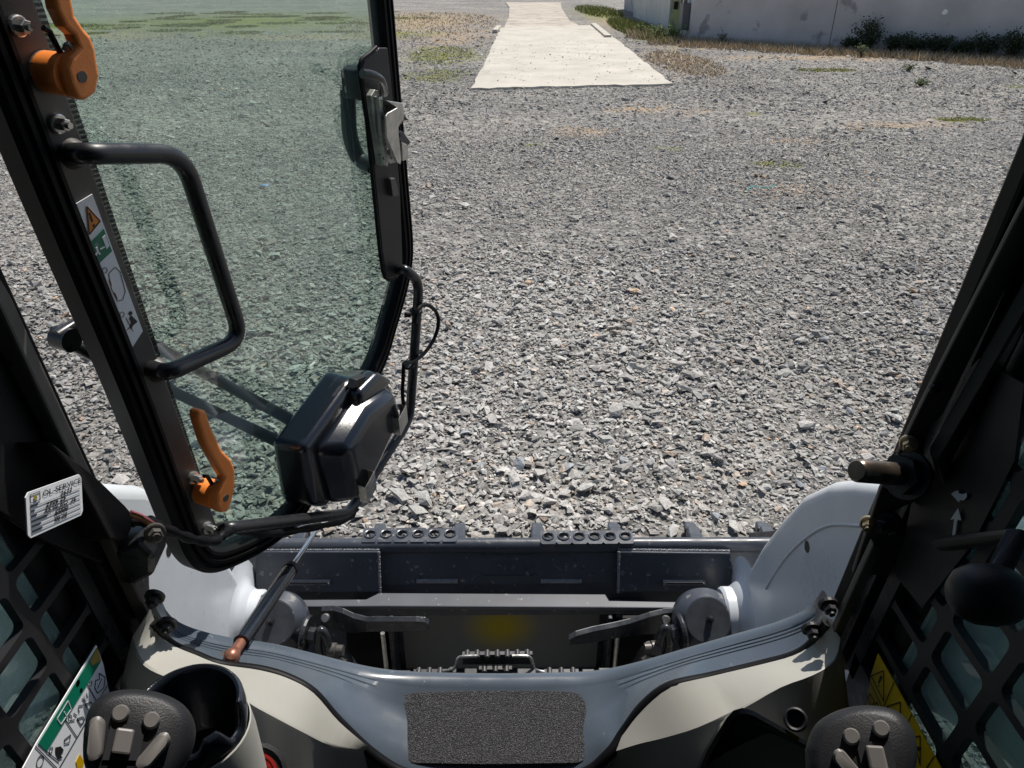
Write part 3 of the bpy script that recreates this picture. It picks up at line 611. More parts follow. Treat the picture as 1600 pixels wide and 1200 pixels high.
joystick(1345, 1172, .345, [(1258, 1172), (1272, 1135), (1305, 1113), (1350, 1104), (1398, 1112), (1424, 1140), (1432, 1180), (1422, 1225), (1392, 1262), (1335, 1280), (1285, 1256), (1262, 1215)],
    [(1330, 1152), (1376, 1140)], [((1312, 1184), (1333, 1210)), ], (1370, 1186), 1)

# side windows: pressed grille and smoked pane
def grille(s):
    x = s*.472; sh = -.165; m = M(); pz, py, hz, hy = .064, .087, .053, .071
    z0, y0 = 1.064, .697
    for r in range(14):
        zc = z0+.032+r*pz
        for c in range(13):
            yc = y0-.045-c*py+sh*(r*pz)
            if yc < -.68: continue
            q = lambda a, b, dx=0: Vector((x+dx, yc+a+sh*b, zc+b))
            rad = .009; inner = []
            for cx, cz, a0 in ((hy/2-rad, hz/2-rad, 0), (-hy/2+rad, hz/2-rad, 90), (-hy/2+rad, -hz/2+rad, 180), (hy/2-rad, -hz/2+rad, 270)):
                for k in range(4):
                    t = R(a0+k*30); inner.append((cx+rad*math.cos(t), cz+rad*math.sin(t)))
            outer = []
            for k, (a, b) in enumerate(inner):
                c_, e_ = k//4, k % 4; X1, Z1 = math.copysign(py/2, a), math.copysign(pz/2, b)
                outer.append((X1, Z1) if e_ in (1, 2) else (X1, b) if (e_ == 0) == (c_ % 2 == 0) else (a, Z1))
            base = len(m.v); n_ = len(inner)
            for dx in (0, s*.01):
                m.v += [q(a, b, dx) for a, b in outer]+[q(a, b, dx) for a, b in inner]
            for i in range(n_):
                k = (i+1) % n_
                m.f += [[base+i, base+k, base+n_+k, base+n_+i], [base+n_+i, base+n_+k, base+3*n_+k, base+3*n_+i], [base+2*n_+i, base+3*n_+i, base+3*n_+k, base+2*n_+k]]
    g = obj('window_grille', m, MT['plastic'], L)
    p = [Vector((s*.487, a, b)) for a, b in ((.66, 1.03), (-.72, 1.03), (-.72, 1.97), (.50, 1.97))]
    obj('side_window', M().prism(p, (s*.005, 0, 0)), MT['gside'], L)
    obj('grille_edge', M().prism([Vector((x-s*.002, a, b)) for a, b in ((.72, 1.03), (.698, 1.03), (.698+sh*.9, 1.93), (.72+sh*.9, 1.93))], (s*.03, 0, 0)), MT['bpaint'], L)
    obj('grille_sill', M().prism([Vector((x-s*.002, a, b)) for a, b in ((.71, 1.066), (.71, .98), (-.7, .98), (-.7, 1.066))], (s*.03, 0, 0)), MT['bpaint'], L)
grille(-1); grille(1)

# ---- decals: each a thin printed sheet with its marks
def sheet(name, pts, nrm, mt, parent, th=.0012): return obj(name, M().prism(pts, nrm*th), mt, parent)
class Print:                                                  # flat marks in the plane of a decal
    def __init__(s, o, ex, ey, nrm): s.o, s.x, s.y, s.n = Vector(o), Vector(ex), Vector(ey), Vector(nrm)
    def P(s, a, b, off=.0016): return s.o+s.x*a+s.y*b+s.n*off
    def poly(s, pts, m, off=.0016): m.prism([s.P(a, b, off) for a, b in pts], s.n*.0004)
    def line(s, pts, w, m, off=.0016, close=False):
        pts = list(pts)+([pts[0]] if close else [])
        for (a, b), (c, d) in zip(pts, pts[1:]):
            l = math.hypot(c-a, d-b) or 1; nx, ny = -(d-b)/l*w/2, (c-a)/l*w/2
            s.poly([(a+nx, b+ny), (c+nx, d+ny), (c-nx, d-ny), (a-nx, b-ny)], m, off)
    def circ(s, a, b, r, w, m, k=14): s.line([(a+r*math.cos(6.2832*i/k), b+r*math.sin(6.2832*i/k)) for i in range(k)], w, m, close=True)
    def disc(s, a, b, r, m, k=12): s.poly([(a+r*math.cos(6.2832*i/k), b+r*math.sin(6.2832*i/k)) for i in range(k)], m)
    def text(s, txt, a, b, h, m, ang=0, shear=0, bold=0, xs=1.0):
        cu = bpy.data.curves.new('t', 'FONT'); cu.body = txt; cu.size = h; cu.shear = shear; cu.resolution_u = 2; cu.offset = bold*h
        to = bpy.data.objects.new('t', cu); sc.collection.objects.link(to); bpy.context.view_layer.update()
        me = bpy.data.meshes.new_from_object(to.evaluated_get(bpy.context.evaluated_depsgraph_get()))
        ca, sa_ = math.cos(ang), math.sin(ang)
        m.add([s.P(a+p.co.x*xs*ca-p.co.y*sa_, b+p.co.x*xs*sa_+p.co.y*ca, .0019) for p in me.vertices], [list(p.vertices) for p in me.polygons])
        bpy.data.meshes.remove(me); bpy.data.objects.remove(to); bpy.data.curves.remove(cu)
# oil service sticker on the left post
sx = -.4262; q = [atx(u, v, sx) for u, v in ((38, 771), (125, 740), (150, 799), (70, 830))]
ex = (q[1]-q[0]); wS = ex.length; ex = ex.normalized(); nS = XV; ey = nS.cross(ex); hS = abs((q[3]-q[0]).dot(ey))
bl = q[0]-ey*hS; rr = .004
svc = sheet('service_sticker', [bl+ex*a+ey*b for a, b in ((rr, 0), (wS-rr, 0), (wS, rr), (wS, hS-rr), (wS-rr, hS), (rr, hS), (0, hS-rr), (0, rr))], nS, MT['dwhite'], L); svc['label'] = 'white oil service sticker with handwriting'
pr = Print(bl, ex*wS, ey*hS, nS); pr = Print(bl, ex, ey, nS); k = hS/1.0
m = M(); pr.text('ÖL-SERVICE', wS*.26, hS*.80, hS*.17, m, 0, 0, .01, 1.75); pr.line([(wS*.06, hS*.76), (wS*.22, hS*.76), (wS*.22, hS*.94), (wS*.06, hS*.94)], hS*.012, m, close=True)
for i in range(6): pr.line([(wS*.05, hS*(.66-.11*i)), (wS*.95, hS*(.66-.11*i))], hS*.006, m)
for i, w_ in enumerate((.13, .07, .1, .28, .16, .18)): pr.line([(wS*.05, hS*(.685-.11*i)), (wS*(.05+w_), hS*(.685-.11*i))], hS*.028, m)
obj('print', m, MT['ink'], svc); m = M()
for tx, a, b, h, sh_ in (('3633', .56, .655, .15, .3), ('2306 25', .30, .53, .15, .3), ('AE.W.AO  36', .26, .41, .14, .35), ('6000', .44, .265, .17, .3), ('06.26', .44, .13, .14, .3)): pr.text(tx, wS*a, hS*b, hS*h, m, .0, sh_, .032, 1.6)
obj('handwriting', m, MT['ink'], svc); m = M(); pr.poly([(wS*.14, hS*.92), (wS*.17, hS*.84), (wS*.165, hS*.79), (wS*.12, hS*.79), (wS*.11, hS*.84)], m); obj('oil_drop', m, MT['gold'], svc)
obj('post_panel', M().prism([atx(u, v, -.4632) for u, v in ((-60, 400), (20, 520), (75, 640), (130, 740), (185, 850), (160, 880), (70, 845), (0, 800), (-60, 760))], (-.006, 0, 0)), MT['lining'], L, bevel=.002)
# wedge trim and loom behind the sticker
obj('loom_cover', M().prism([atx(u, v, -.43) for u, v in ((78, 690), (92, 700), (150, 745), (196, 790), (207, 803), (206, 826), (196, 845), (172, 842), (118, 740))], (-.035, 0, 0)), MT['lining'], L, bevel=.006)
obj('post_trim', M().prism([atx(u, v, -.452) for u, v in ((20, 560), (45, 560), (112, 670), (84, 690))], (-.016, 0, 0)), MT['lining'], L, bevel=.003)
obj('post_trim', M().prism([fp(u, v, -.03) for u, v in ((-30, 430), (0, 478), (120, 735), (240, 975), (252, 995), (228, 1000), (100, 740), (-30, 500))], FN*.02), MT['gplate'], L, bevel=.003)
# left instruction decal
dx = -.468
def dpx(u, v): return atx(u, v, dx)
gd_ = [dpx(u, v) for u, v in ((149, 1008), (160, 1038), (169, 1080), (172, 1130), (170, 1230), (100, 1300), (-20, 1300), (56, 1160))]
ins = sheet('instruction_decal', gd_, XV, MT['dwhite'], L); ins['label'] = 'white instruction decal with green header band'
o_ = dpx(56, 1160); ex = (dpx(149, 1008)-o_).normalized(); ey = XV.cross(ex); lg = (dpx(149, 1008)-o_).length; pr = Print(o_, ex, ey, XV)
def loc(u, v): d = dpx(u, v)-o_; return d.dot(ex), d.dot(ey)
m = M(); pr.poly([loc(57, 1162), loc(70, 1174), loc(155, 1034), loc(149, 1012)], m); obj('green_band', m, MT['dgreen'], ins)
m = M(); pr.poly([loc(138, 1033), loc(149, 1012), loc(155, 1032), loc(141, 1040)], m, .002); obj('gold_mark', m, MT['gold'], ins)
m = M(); pr.line([loc(86, 1123), loc(92, 1132), loc(108, 1108), loc(103, 1095)], .0012, m, .0022, True); pr.line([loc(97, 1112), loc(102, 1122)], .0012, m, .0022); pr.disc(*loc(119, 1068), .004, m); pr.disc(*loc(124, 1079), .003, m); obj('booklet_mark', m, MT['pale'], ins)
m = M()
for a, b in (((70, 1174), (90, 1190)), ((100, 1125), (118, 1152)), ((134, 1069), (150, 1098)), ((118, 1152), (166, 1070)), ((90, 1200), (118, 1152)), ((53, 1166), (86, 1200)), ((160, 1140), (168, 1085))): pr.line([loc(*a), loc(*b)], .0008, m)
pr.line([loc(u, v) for u, v in ((153, 1052), (162, 1058), (160, 1075), (150, 1083), (146, 1075), (147, 1063), (153, 1062))], .001, m, close=True); pr.line([loc(157, 1060), loc(150, 1076)], .0009, m)
for cx, cy in ((124, 1123), (137, 1100)):
    pr.line([loc(cx-6, cy), loc(cx+3, cy-3), loc(cx+6, cy+2), loc(cx, cy+10)], .001, m, close=True)
    for q_ in ((-8, -6), (-3, -12), (-12, 2)): pr.line([loc(cx+q_[0]*.8, cy+q_[1]*.8), loc(cx+q_[0]*1.4, cy+q_[1]*1.4)], .0009, m)
pr.poly([loc(*p) for p in ((84, 1168), (92, 1166), (97, 1172), (92, 1180), (95, 1184), (89, 1186), (84, 1176))], m); pr.circ(*loc(77, 1172), .003, .0006, m); pr.circ(*loc(107, 1122), .003, .0006, m); pr.circ(*loc(139, 1068), .003, .0006, m)
pr.line([loc(*p) for p in ((98, 1156), (108, 1148), (106, 1160), (98, 1162))], .0008, m, close=True); pr.circ(*loc(60, 1190), .006, .0008, m); obj('pictogram', m, MT['ink'], ins)
m = M(); pr.poly([loc(122, 1178), loc(129, 1190), loc(126, 1200), loc(118, 1200), loc(116, 1190)], m); obj('yellow_flame', m, MT['dyellow'], ins)
# right warning decal
wx = .468
wpx = lambda u, v: atx(u, v, wx)
wd_ = [wpx(u, v) for u, v in ((1373, 1021), (1398, 1065), (1440, 1142), (1475, 1206), (1520, 1300), (1400, 1300), (1360, 1180), (1355, 1105), (1362, 1055))]
wr = sheet('warning_decal', wd_, -XV, MT['dyellow'], L); wr['label'] = 'yellow warning decal with black triangle pictograms'
o_ = wpx(1373, 1021); ex = Vector((0, -1, 0)); ey = (-XV).cross(ex); pr = Print(o_, ex, ey, -XV)
def lo2(u, v): d = wpx(u, v)-o_; return d.dot(ex), d.dot(ey)
m = M(); pr.line([lo2(1363, 1056), lo2(1383, 1048), lo2(1383, 1096)], .0014, m, close=True); pr.poly([lo2(1378, 1055), lo2(1381, 1058), lo2(1376, 1068), lo2(1374, 1067)], m); pr.disc(*lo2(1375, 1072), .0012, m)
for a, b in (((1399, 1066), (1382, 1106)), ((1360, 1062), (1380, 1104)), ((1427, 1116), (1410, 1150)), ((1462, 1182), (1446, 1206))): pr.line([lo2(*a), lo2(*b)], .001, m)
pr.line([lo2(1388, 1104), lo2(1409, 1097), lo2(1409, 1130)], .0013, m, close=True); pr.line([lo2(1430, 1152), lo2(1440, 1150), lo2(1440, 1196)], .0012, m, close=True)
pr.line([lo2(1357, 1092), lo2(1362, 1084), lo2(1368, 1096), lo2(1364, 1104)], .0009, m, close=True); pr.line([lo2(1368, 1104), lo2(1372, 1096), lo2(1376, 1106)], .0009, m); pr.poly([lo2(1436, 1166), lo2(1442, 1168), lo2(1440, 1174), lo2(1435, 1172)], m); obj('pictogram', m, MT['ink'], wr)
# throttle lever, arrow print and rabbit
px_ = lambda u, v: atx(u, v, .4672)
m = M(); pr = Print((.4672, 0, 0), (0, -1, 0), (0, 0, 1), (-1, 0, 0))
l3 = lambda u, v: (-px_(u, v).y, px_(u, v).z)
pr.poly([l3(*p) for p in ((1489, 850), (1494, 811), (1488, 812), (1500, 794), (1505, 813), (1499, 812), (1493, 850))], m, .0016)
pr.poly([l3(*p) for p in ((1489, 772), (1494, 768), (1500, 766), (1501, 771), (1508, 772), (1513, 770), (1514, 776), (1509, 782), (1503, 781), (1501, 785), (1495, 778))], m, .0016)
obj('throttle_print', m, MT['pale'], L)
kc = atx(1545, 925, .385); m = M().lathe(kc-Vector((.03, 0, .0)), Vector((1, -.15, .05)), [(0, .010), (.006, .018), (.016, .0225), (.03, .0235), (.042, .021), (.052, .015), (.055, .008)], 24)
tl = obj('throttle_lever', M().tube([kc, kc+Vector((.03, .03, .03)), atx(1475, 850, .455)], [.01, .009, .012], 10, .6), MT['plastic'], L, smooth=50); obj('knob', m, MT['plastic'], tl, smooth=50)
obj('throttle_plate', M().prism([atx(u, v, .4685) for u, v in ((1455, 640), (1530, 560), (1600, 600), (1585, 720), (1520, 850), (1440, 950), (1400, 900))], (.004, 0, 0)), MT['plastic'], L)
# right post: strap plate, bolts, striker pin
obj('strap_plate', M().prism([fp(u, v, -.031) for u, v in ((1640, 225), (1640, 300), (1470, 640), (1447, 665), (1440, 700), (1436, 752), (1424, 780), (1392, 792), (1386, 812), (1418, 828), (1420, 860), (1398, 896), (1330, 890), (1372, 760), (1442, 615))], -FN*.006), MT['gplate'], L, bevel=.0015)
obj('strap_edge', M().prism([fp(u, v, -.045) for u, v in ((1360, 840), (1374, 846), (1300, 1010), (1288, 1000))], -FN*.01), MT['gplate'], L, bevel=.002)
obj('post_trim', M().prism([fp(u, v, -.05) for u, v in ((1640, 360), (1640, 400), (1480, 690), (1462, 740), (1450, 700))], -FN*.02), MT['plastic'], L, bevel=.004)
for u, v in ((1420, 692), (1357, 817)): obj('plate_bolt', M().hexbolt(fp(u, v, -.041), (-.45, -.85, .2), .0062, .016), MT['yzinc'], L)
obj('plate_rivet', M().lathe(fp(1460, 606, -.037), -FN, [(0, .006), (.003, .006), (.005, .003)], 14), MT['plastic'], L)
obj('plate_bolt', M().hexbolt(fp(1392, 815, -.041), (-.75, -.6, .1), .009, .022), MT['plastic'], L)
sp0, sp1 = fp(1405, 741, -.06), fp(1338, 735, -.085)
stp = obj('striker_pin', M().lathe(sp0, sp1-sp0, [(0, .0118), ((sp1-sp0).length-.003, .0118), ((sp1-sp0).length, .0095)], 22), mat('blackened_pin', (.16, .13, .105), .3, metal=.8, var=.5, vscale=30), L, smooth=40)
dd = (sp0-sp1).normalized(); obj('pin_nut', M().lathe(sp0-dd*.002, dd, [(0, .021), (.014, .021)], 6).lathe(sp0+dd*.012, dd, [(0, .026), (.006, .026), (.008, .022)], 20), MT['bpaint'], stp)
obj('hinge_block', M().prism([fp(u, v, .02) for u, v in ((200, 812), (240, 800), (262, 822), (262, 850), (228, 868), (205, 858))], -FN*.05), MT['bpaint'], L, bevel=.006)
obj('hinge_arm', M().prism([fp(u, v, .01) for u, v in ((212, 840), (232, 850), (236, 950), (205, 880))], -FN*.02), MT['bpaint'], L, bevel=.003)
obj('hinge_bolt', M().hexbolt(fp(242, 832, -.03), (.5, -.8, .2), .008, .012), MT['gplate'], L)

# ------------------------------------------------------------------ the open door
OL = [(.040, .98), (.042, .80), (.044, .6), (.050, .37), (.050, .20), (.050, .12), (.051, .075), (.060, .035), (.078, .006), (.107, -.02), (.166, -.055), (.23, -.080), (.30, -.088), (.40, -.058), (.50, -.018), (.605, .026), (.662, .077), (.712, .128), (.744, .172), (.759, .224), (.760, .33), (.760, .55), (.762, .80), (.764, .98)]
OLs = [Vector((a, b, 0)) for a, b in OL]; OLs = smooth_path(OLs, 4)+[Vector((.75, 1.0, 0)), Vector((.06, 1.0, 0))]
def inset(poly, d):
    out = []; n = len(poly)
    for i in range(n):
        e = (poly[(i+1) % n]-poly[i-1]); e.z = 0; e.normalize(); out.append(poly[i]+Vector((-e.y, e.x, 0))*d)
    return out
def ring3(d, off): return [door(p.x, p.y, off) for p in inset(OLs, d)]
prof = [(0, -.016), (0, .010), (.005, .016), (.009, .017), (.011, .012), (.014, .012), (.016, .017), (.021, .017), (.023, .012), (.026, .012), (.028, .016), (.033, .015), (.036, .008), (.036, -.014), (0, -.016)]
D = obj('door', M().loft([ring3(a, b) for a, b in prof], True), MT['rubber'], L, smooth=30); D['label'] = 'open glazed cab door in a ribbed black frame'
obj('glass_pane', M().prism(ring3(.03, -.003), DN*.005), MT['gdoor'], D)
frm = bpy.data.materials.new('glass_edge_lines'); frm.use_nodes = True; n = frm.node_tree; bs = n.nodes['Principled BSDF']; bs.inputs['Base Color'].default_value = (.012, .014, .014, 1); bs.inputs['Roughness'].default_value = .4
wv = n.nodes.new('ShaderNodeTexWave'); wv.bands_direction = 'Z'; wv.inputs['Scale'].default_value = 62; wv.inputs['Distortion'].default_value = .6; tc = n.nodes.new('ShaderNodeTexCoord'); n.links.new(tc.outputs['Object'], wv.inputs['Vector'])
tr_ = n.nodes.new('ShaderNodeBsdfTransparent'); mx = n.nodes.new('ShaderNodeMixShader'); rp = n.nodes.new('ShaderNodeMapRange'); rp.inputs[1].default_value = .2; rp.inputs[2].default_value = .75; rp.inputs[3].default_value = .55; rp.inputs[4].default_value = 1
n.links.new(wv.outputs['Fac'], rp.inputs[0]); n.links.new(rp.outputs[0], mx.inputs[0]); n.links.new(tr_.outputs[0], mx.inputs[1]); n.links.new(bs.outputs[0], mx.inputs[2]); n.links.new(mx.outputs[0], n.nodes['Material Output'].inputs[0])
obj('printed_edge', M().prism([door(a, b, .0032) for a, b in ((.112, .10), (.124, .10), (.126, .95), (.112, .95))], DN*.0005), frm, D)
obj('hinge_stile', M().prism([door(a, b, .006) for a, b in ((.072, .97), (.112, .97), (.111, .7), (.112, .45), (.1145, .2), (.1155, .075), (.110, .05), (.098, .045), (.083, .06), (.081, .2), (.079, .45))], DN*.006), MT['gplate'], D, bevel=.0012)
for u, v in ((25, 40), (88, 193), (300, 746), (322, 824)): obj('stile_bolt', M().hexbolt(dp(u, v, .012), DN, .0062, .014), MT['zinc'], D)
def lever(hub, outline, hp):
    oh = .056; P = [dp(u, v, oh) for u, v in outline]
    o = obj('release_lever', M().prism(P, -DN*.016), MT['orange'], D, bevel=.004, seg=3)
    h0 = hp; ax = DN
    c = hit(*h0, DO+DN*oh, DN)
    obj('lever_hub', M().lathe(c-ax*.044, ax, [(0, .017), (.004, .019), (.032, .0195)], 24), MT['orange'], D, smooth=40)
    obj('lever_washer', M().lathe(c-ax*.050, ax, [(0, .020), (.003, .020)], 24).lathe(c-ax*.046, ax, [(0, .0165), (.004, .0165)], 24).lathe(c-ax*.0425, ax, [(0, .019), (.002, .019)], 24), MT['zinc'], D)
    obj('lever_pin', M().lathe(c-ax*.001, ax, [(0, .0052), (.0018, .0052)], 16), MT['gplate'], D)
    k = c+FK*.022-ax*.018; obj('cotter_pin', M().tube([k-FK*.012+DU*.004, k, k+FK*.016-DU*.003, k+FK*.02-DU*.008], .0028, 8), MT['ink'], D).data
    obj('lever_clip', M().tube(smooth_path([k+ax*.006, k+ax*.010+FK*.006+DU*.004, k+ax*.012-FK*.004+DU*.006], 3), .002, 6), MT['zinc'], D)
lever(0, [(80, -40), (106, -40), (119, 25), (133, 46), (143, 57), (150, 75), (157, 118), (152, 145), (135, 158), (122, 155), (112, 132), (106, 108), (112, 90), (124, 74), (117, 55), (103, 42), (90, 15)], (128, 120))
lever(1, [(310, 643), (316, 640), (323, 642), (331, 668), (348, 704), (362, 718), (368, 733), (368, 760), (364, 780), (357, 800), (345, 802), (340, 790), (341, 772), (347, 758), (352, 748), (344, 735), (322, 694), (310, 656)], (353, 778))
hd = fillet([dp(105, 240, .012), dp(135, 240, .05), dp(285, 240, .05), dp(378, 530, .05), dp(262, 583, .05), dp(236, 576, .012)], .035, 6)
obj('grab_handle', M().tube(hd, .0105, 14), MT['bpaint'], D, smooth=60)
for u, v in ((112, 240), (245, 578)): obj('handle_foot', M().lathe(dp(u, v, .010), DN, [(0, .016), (.004, .015), (.012, .011)], 18), MT['gplate'], D, smooth=50)
# strip decal on the hinge stile
q = [dp(u, v, .0128) for u, v in ((118, 318), (143, 303), (222, 517), (206, 542))]
em = sheet('escape_decal', q, DN, MT['dwhite'], D)
o_ = q[3]; ey = FK; ex = DU; pr = Print(o_, ex, ey, DN); kk = lambda u, v: ((dp(u, v, .0128)-o_).dot(ex), (dp(u, v, .0128)-o_).dot(ey))
m = M(); pr.poly([kk(133, 322), kk(154, 345), kk(137, 366)], m); obj('warning_triangle', m, MT['dorange'], em)
m = M(); pr.line([kk(133, 322), kk(154, 345), kk(137, 366)], .0012, m, .0021, True); pr.line([kk(137, 332), kk(142, 346)], .0022, m, .0021); pr.disc(*kk(144, 352), .0016, m); obj('triangle_outline', m, MT['ink'], em); m = M()
pr.line([kk(*p) for p in ((168, 427), (178, 417), (186, 424), (194, 455), (190, 468), (182, 470), (172, 450))], .0006, m, close=True)
pr.circ(*kk(162, 422), .003, .0005, m); obj('door_diagram', m, MT['ink'], em); m = M(); pr.circ(*kk(189, 491), .003, .0005, m)
pr.poly([kk(*p) for p in ((203, 492), (208, 497), (213, 502), (206, 508), (203, 514), (201, 512), (203, 503), (200, 497))], m); pr.disc(*kk(202, 489), .0025, m); pr.line([kk(195, 496), kk(206, 517)], .0006, m); pr.line([kk(204, 507), kk(197, 515)], .0006, m); obj('pictogram', m, MT['ink'], em)
m = M(); pr.poly([kk(140, 378), kk(160, 357), kk(173, 392), kk(153, 411)], m); obj('exit_band', m, MT['dgreen'], em)
m = M(); pr.poly([kk(157, 371), kk(162, 366), kk(168, 383), kk(164, 389)], m, .0022); pr.disc(*kk(149, 382), .0022, m); pr.line([kk(148, 386), kk(150, 392), kk(147, 398)], .0022, m, .0022); pr.line([kk(150, 392), kk(154, 397)], .0018, m, .0022); pr.line([kk(154, 389), kk(161, 385)], .0014, m, .0022); obj('exit_figure', m, MT['dwhite'], em)
m = M(); pr.line([kk(169, 437), kk(172, 446)], .0016, m); pr.line([kk(177, 457), kk(181, 467)], .0016, m); obj('lever_mark', m, MT['red'], em)

# latch side
obj('latch_plate', M().prism([dp(u, v, .014) for u, v in ((588, 74), (577, 84), (565, 93), (561, 104), (563, 125), (573, 190), (584, 300), (593, 390), (598, 424), (601, 433), (607, 437), (616, 434), (622, 428), (625, 410), (621, 300), (612, 180), (604, 100), (601, 74))], DN*.006), MT['plastic'], D, bevel=.002)
obj('plate_edge', M().tube([dp(u, v, .02) for u, v in ((588, 74), (577, 84), (565, 93), (561, 104), (563, 125), (573, 190), (584, 300), (593, 390), (598, 424), (601, 433), (607, 437), (616, 434))], .0035, 8), MT['rubber'], D, smooth=50)
la = obj('latch', M().prism([dp(u, v, .03) for u, v in ((580, 150), (586, 140), (592, 142), (593, 158), (604, 160), (613, 200), (619, 254), (595, 259))], -DN*.01).prism([dp(u, v, .022) for u, v in ((578, 150), (584, 148), (594, 259), (588, 256))], DN*.016), mat('galvanised_latch', (.36, .37, .33), .45, metal=.5, var=.3, vscale=60, wear=(.12, .1, .08), wscale=80, wthr=.6), D, bevel=.0012)
obj('latch_cheek', M().prism([dp(u, v, .052) for u, v in ((603, 182), (606, 177), (622, 168), (623, 205), (627, 250), (626, 257), (621, 254), (605, 215))], -DN*.003), MT['zinc'], D, bevel=.001)
obj('latch_block', M().prism([dp(u, v, .05) for u, v in ((604, 157), (629, 161), (632, 176), (631, 187), (625, 195), (623, 200), (620, 168))], -DN*.02).prism([dp(u, v, .048) for u, v in ((628, 222), (637, 226), (639, 248), (630, 252))], -DN*.016), MT['zinc'], D, bevel=.0012)
obj('latch_jaw', M().prism([dp(u, v, .045) for u, v in ((630, 176), (639, 188), (631, 189), (627, 196), (626, 184))], -DN*.012).prism([dp(u, v, .045) for u, v in ((621, 203), (630, 206), (642, 222), (636, 230), (628, 222), (623, 218), (626, 212))], -DN*.012), MT['bobtach'], D, bevel=.001)
for u, v in ((598, 175), (601, 206), (606, 237)): obj('latch_rivet', M().lathe(dp(u, v, .031), DN, [(0, .005), (.002, .0045)], 14), MT['gplate'], D)
obj('latch_handle', M().tube(smooth_path([dp(566, 115, .045), dp(580, 117, .05), dp(593, 124, .05), dp(598, 133, .042), dp(600, 145, .03)], 4), .0072, 12), MT['bpaint'], D, smooth=60)
obj('catch_tab', M().prism([dp(u, v, .022) for u, v in ((604, 279), (611, 277), (615, 292), (617, 304), (608, 306))], DN*.008), MT['gplate'], D, bevel=.001)
oh = obj('outer_handle_base', M().prism([dp(u, v, -.045) for u, v in ((531, 108), (540, 101), (562, 98), (570, 150), (566, 156), (534, 153))], DN*.04), MT['plastic'], D, bevel=.004)
obj('outer_handle', M().tube(fillet([dp(543, 140, -.06), dp(546, 215, -.06), dp(560, 250, -.06), dp(585, 262, -.01)], .03, 4), .0145, 12, .7), MT['plastic'], D, smooth=60)
# tube round the chamfer, wiper motor housing, loom
bar = fillet([door(.115, .07, .02), dp(352, 826, .06), dp(545, 802, .06), dp(640, 655, .06), dp(655, 440, .05), dp(632, 420, .05), dp(624, 422, .016)], .03, 5)
obj('guard_tube', M().tube(bar, .0095, 14), MT['bpaint'], D, smooth=60)
def dbox(name, pts, o0, o1, mt, bv, top=None, seg=4):
    a = [door(p, q, o0) for p, q in pts]; b = [door(p, q, o1) for p, q in (top or pts)]; n_ = len(a)
    m = M().add(a+b, [list(range(n_)), list(range(n_, 2*n_))]+[[i, (i+1) % n_, (i+1) % n_+n_, i+n_] for i in range(n_)])
    return obj(name, m, mt, D, bevel=bv, seg=seg, smooth=45)
B0 = [(.275, .098), (.262, -.02), (.30, -.07), (.45, -.06), (.58, -.01), (.565, .045), (.52, .07), (.443, .125)]
wb = dbox('wiper_housing', B0, -.004, .055, MT['gloss'], .012, [(.285, .092), (.275, -.03), (.31, -.065), (.45, -.06), (.565, .0), (.545, .052), (.495, .105), (.43, .12)])
dbox('wiper_cover', [(.30, .075), (.305, -.06), (.34, -.072), (.42, -.055), (.54, -.005), (.525, .065), (.425, .10)], .05, .100, MT['gloss'], .016, [(.336, .06), (.338, -.062), (.36, -.066), (.415, -.05), (.512, -.006), (.498, .058), (.414, .082)])
dbox('cover_ridge', [(.425, .112), (.41, .085), (.50, .06), (.532, .06), (.49, .108)], .045, .078, MT['gloss'], .010)
dbox('housing_tab', [(.42, .118), (.45, .106), (.465, .116), (.435, .128)], .05, .066, MT['plastic'], .002)
for c0, c1 in (((.345, -.052), (.378, -.042)), ((.475, .0), (.506, .010))):
    a = [door(c0[0], c0[1]-.016, .098), door(c1[0], c1[1]-.016, .098), door(c1[0], c1[1]+.022, .098), door(c0[0], c0[1]+.022, .098)]; ib = [p+DN*.014 for p in a]
    mm = M()
    for i, j in ((0, 1), (0, 3), (1, 2)): mm.prism([a[i], a[j], ib[j], ib[i]], (a[(i+2) % 4]-a[i]).normalized()*.0015)
    mm.prism([ib[0], ib[1], ib[2], ib[3]], DN*.0015); obj('cover_clip', mm, MT['zinc'], D)
for (a, b) in (((234, 536), (452, 655)), ((258, 606), (435, 690))): obj('wiper_arm', M().tube([dp(*a, -.05), dp(a[0]*.4+b[0]*.6, a[1]*.4+b[1]*.6, -.05), dp(*b, -.045)], [.0075, .0085, .011], 10, .6), MT['plastic'], D, smooth=60)
bk = [dp(u, v, -.05) for u, v in ((80, 520), (88, 515), (130, 497), (150, 495), (180, 520), (160, 565), (110, 543), (86, 536))]
obj('wiper_bracket', M().tube([dp(90, 526, -.05), dp(125, 502, -.05), dp(200, 520, -.05), dp(240, 540, -.05)], .0085, 8).tube([dp(92, 528, -.05), dp(160, 565, -.05), dp(262, 608, -.05)], .0065, 8).lathe(dp(90, 526, -.062), DN, [(0, .014), (.022, .014)], 14), MT['bpaint'], D, smooth=50)
obj('cable', M().tube(smooth_path([dp(u, v, .07) for u, v in ((648, 505), (654, 482), (668, 477), (681, 487), (685, 505), (678, 530), (662, 553), (645, 565), (632, 569), (630, 590), (629, 620), (634, 648))], 5), .0038, 8), MT['rubber'], D, smooth=60)
obj('cable_tie', M().lathe(dp(650, 488, .052), FK, [(0, .013), (.006, .013)], 14).box(dp(637, 492, .06), (.012, .006, .008)).box(dp(650, 500, .068), (.006, .005, .014)), MT['plastic'], D)
obj('cable_tie', M().lathe(dp(638, 572, .058), FK, [(0, .013), (.005, .013)], 14), MT['plastic'], D)
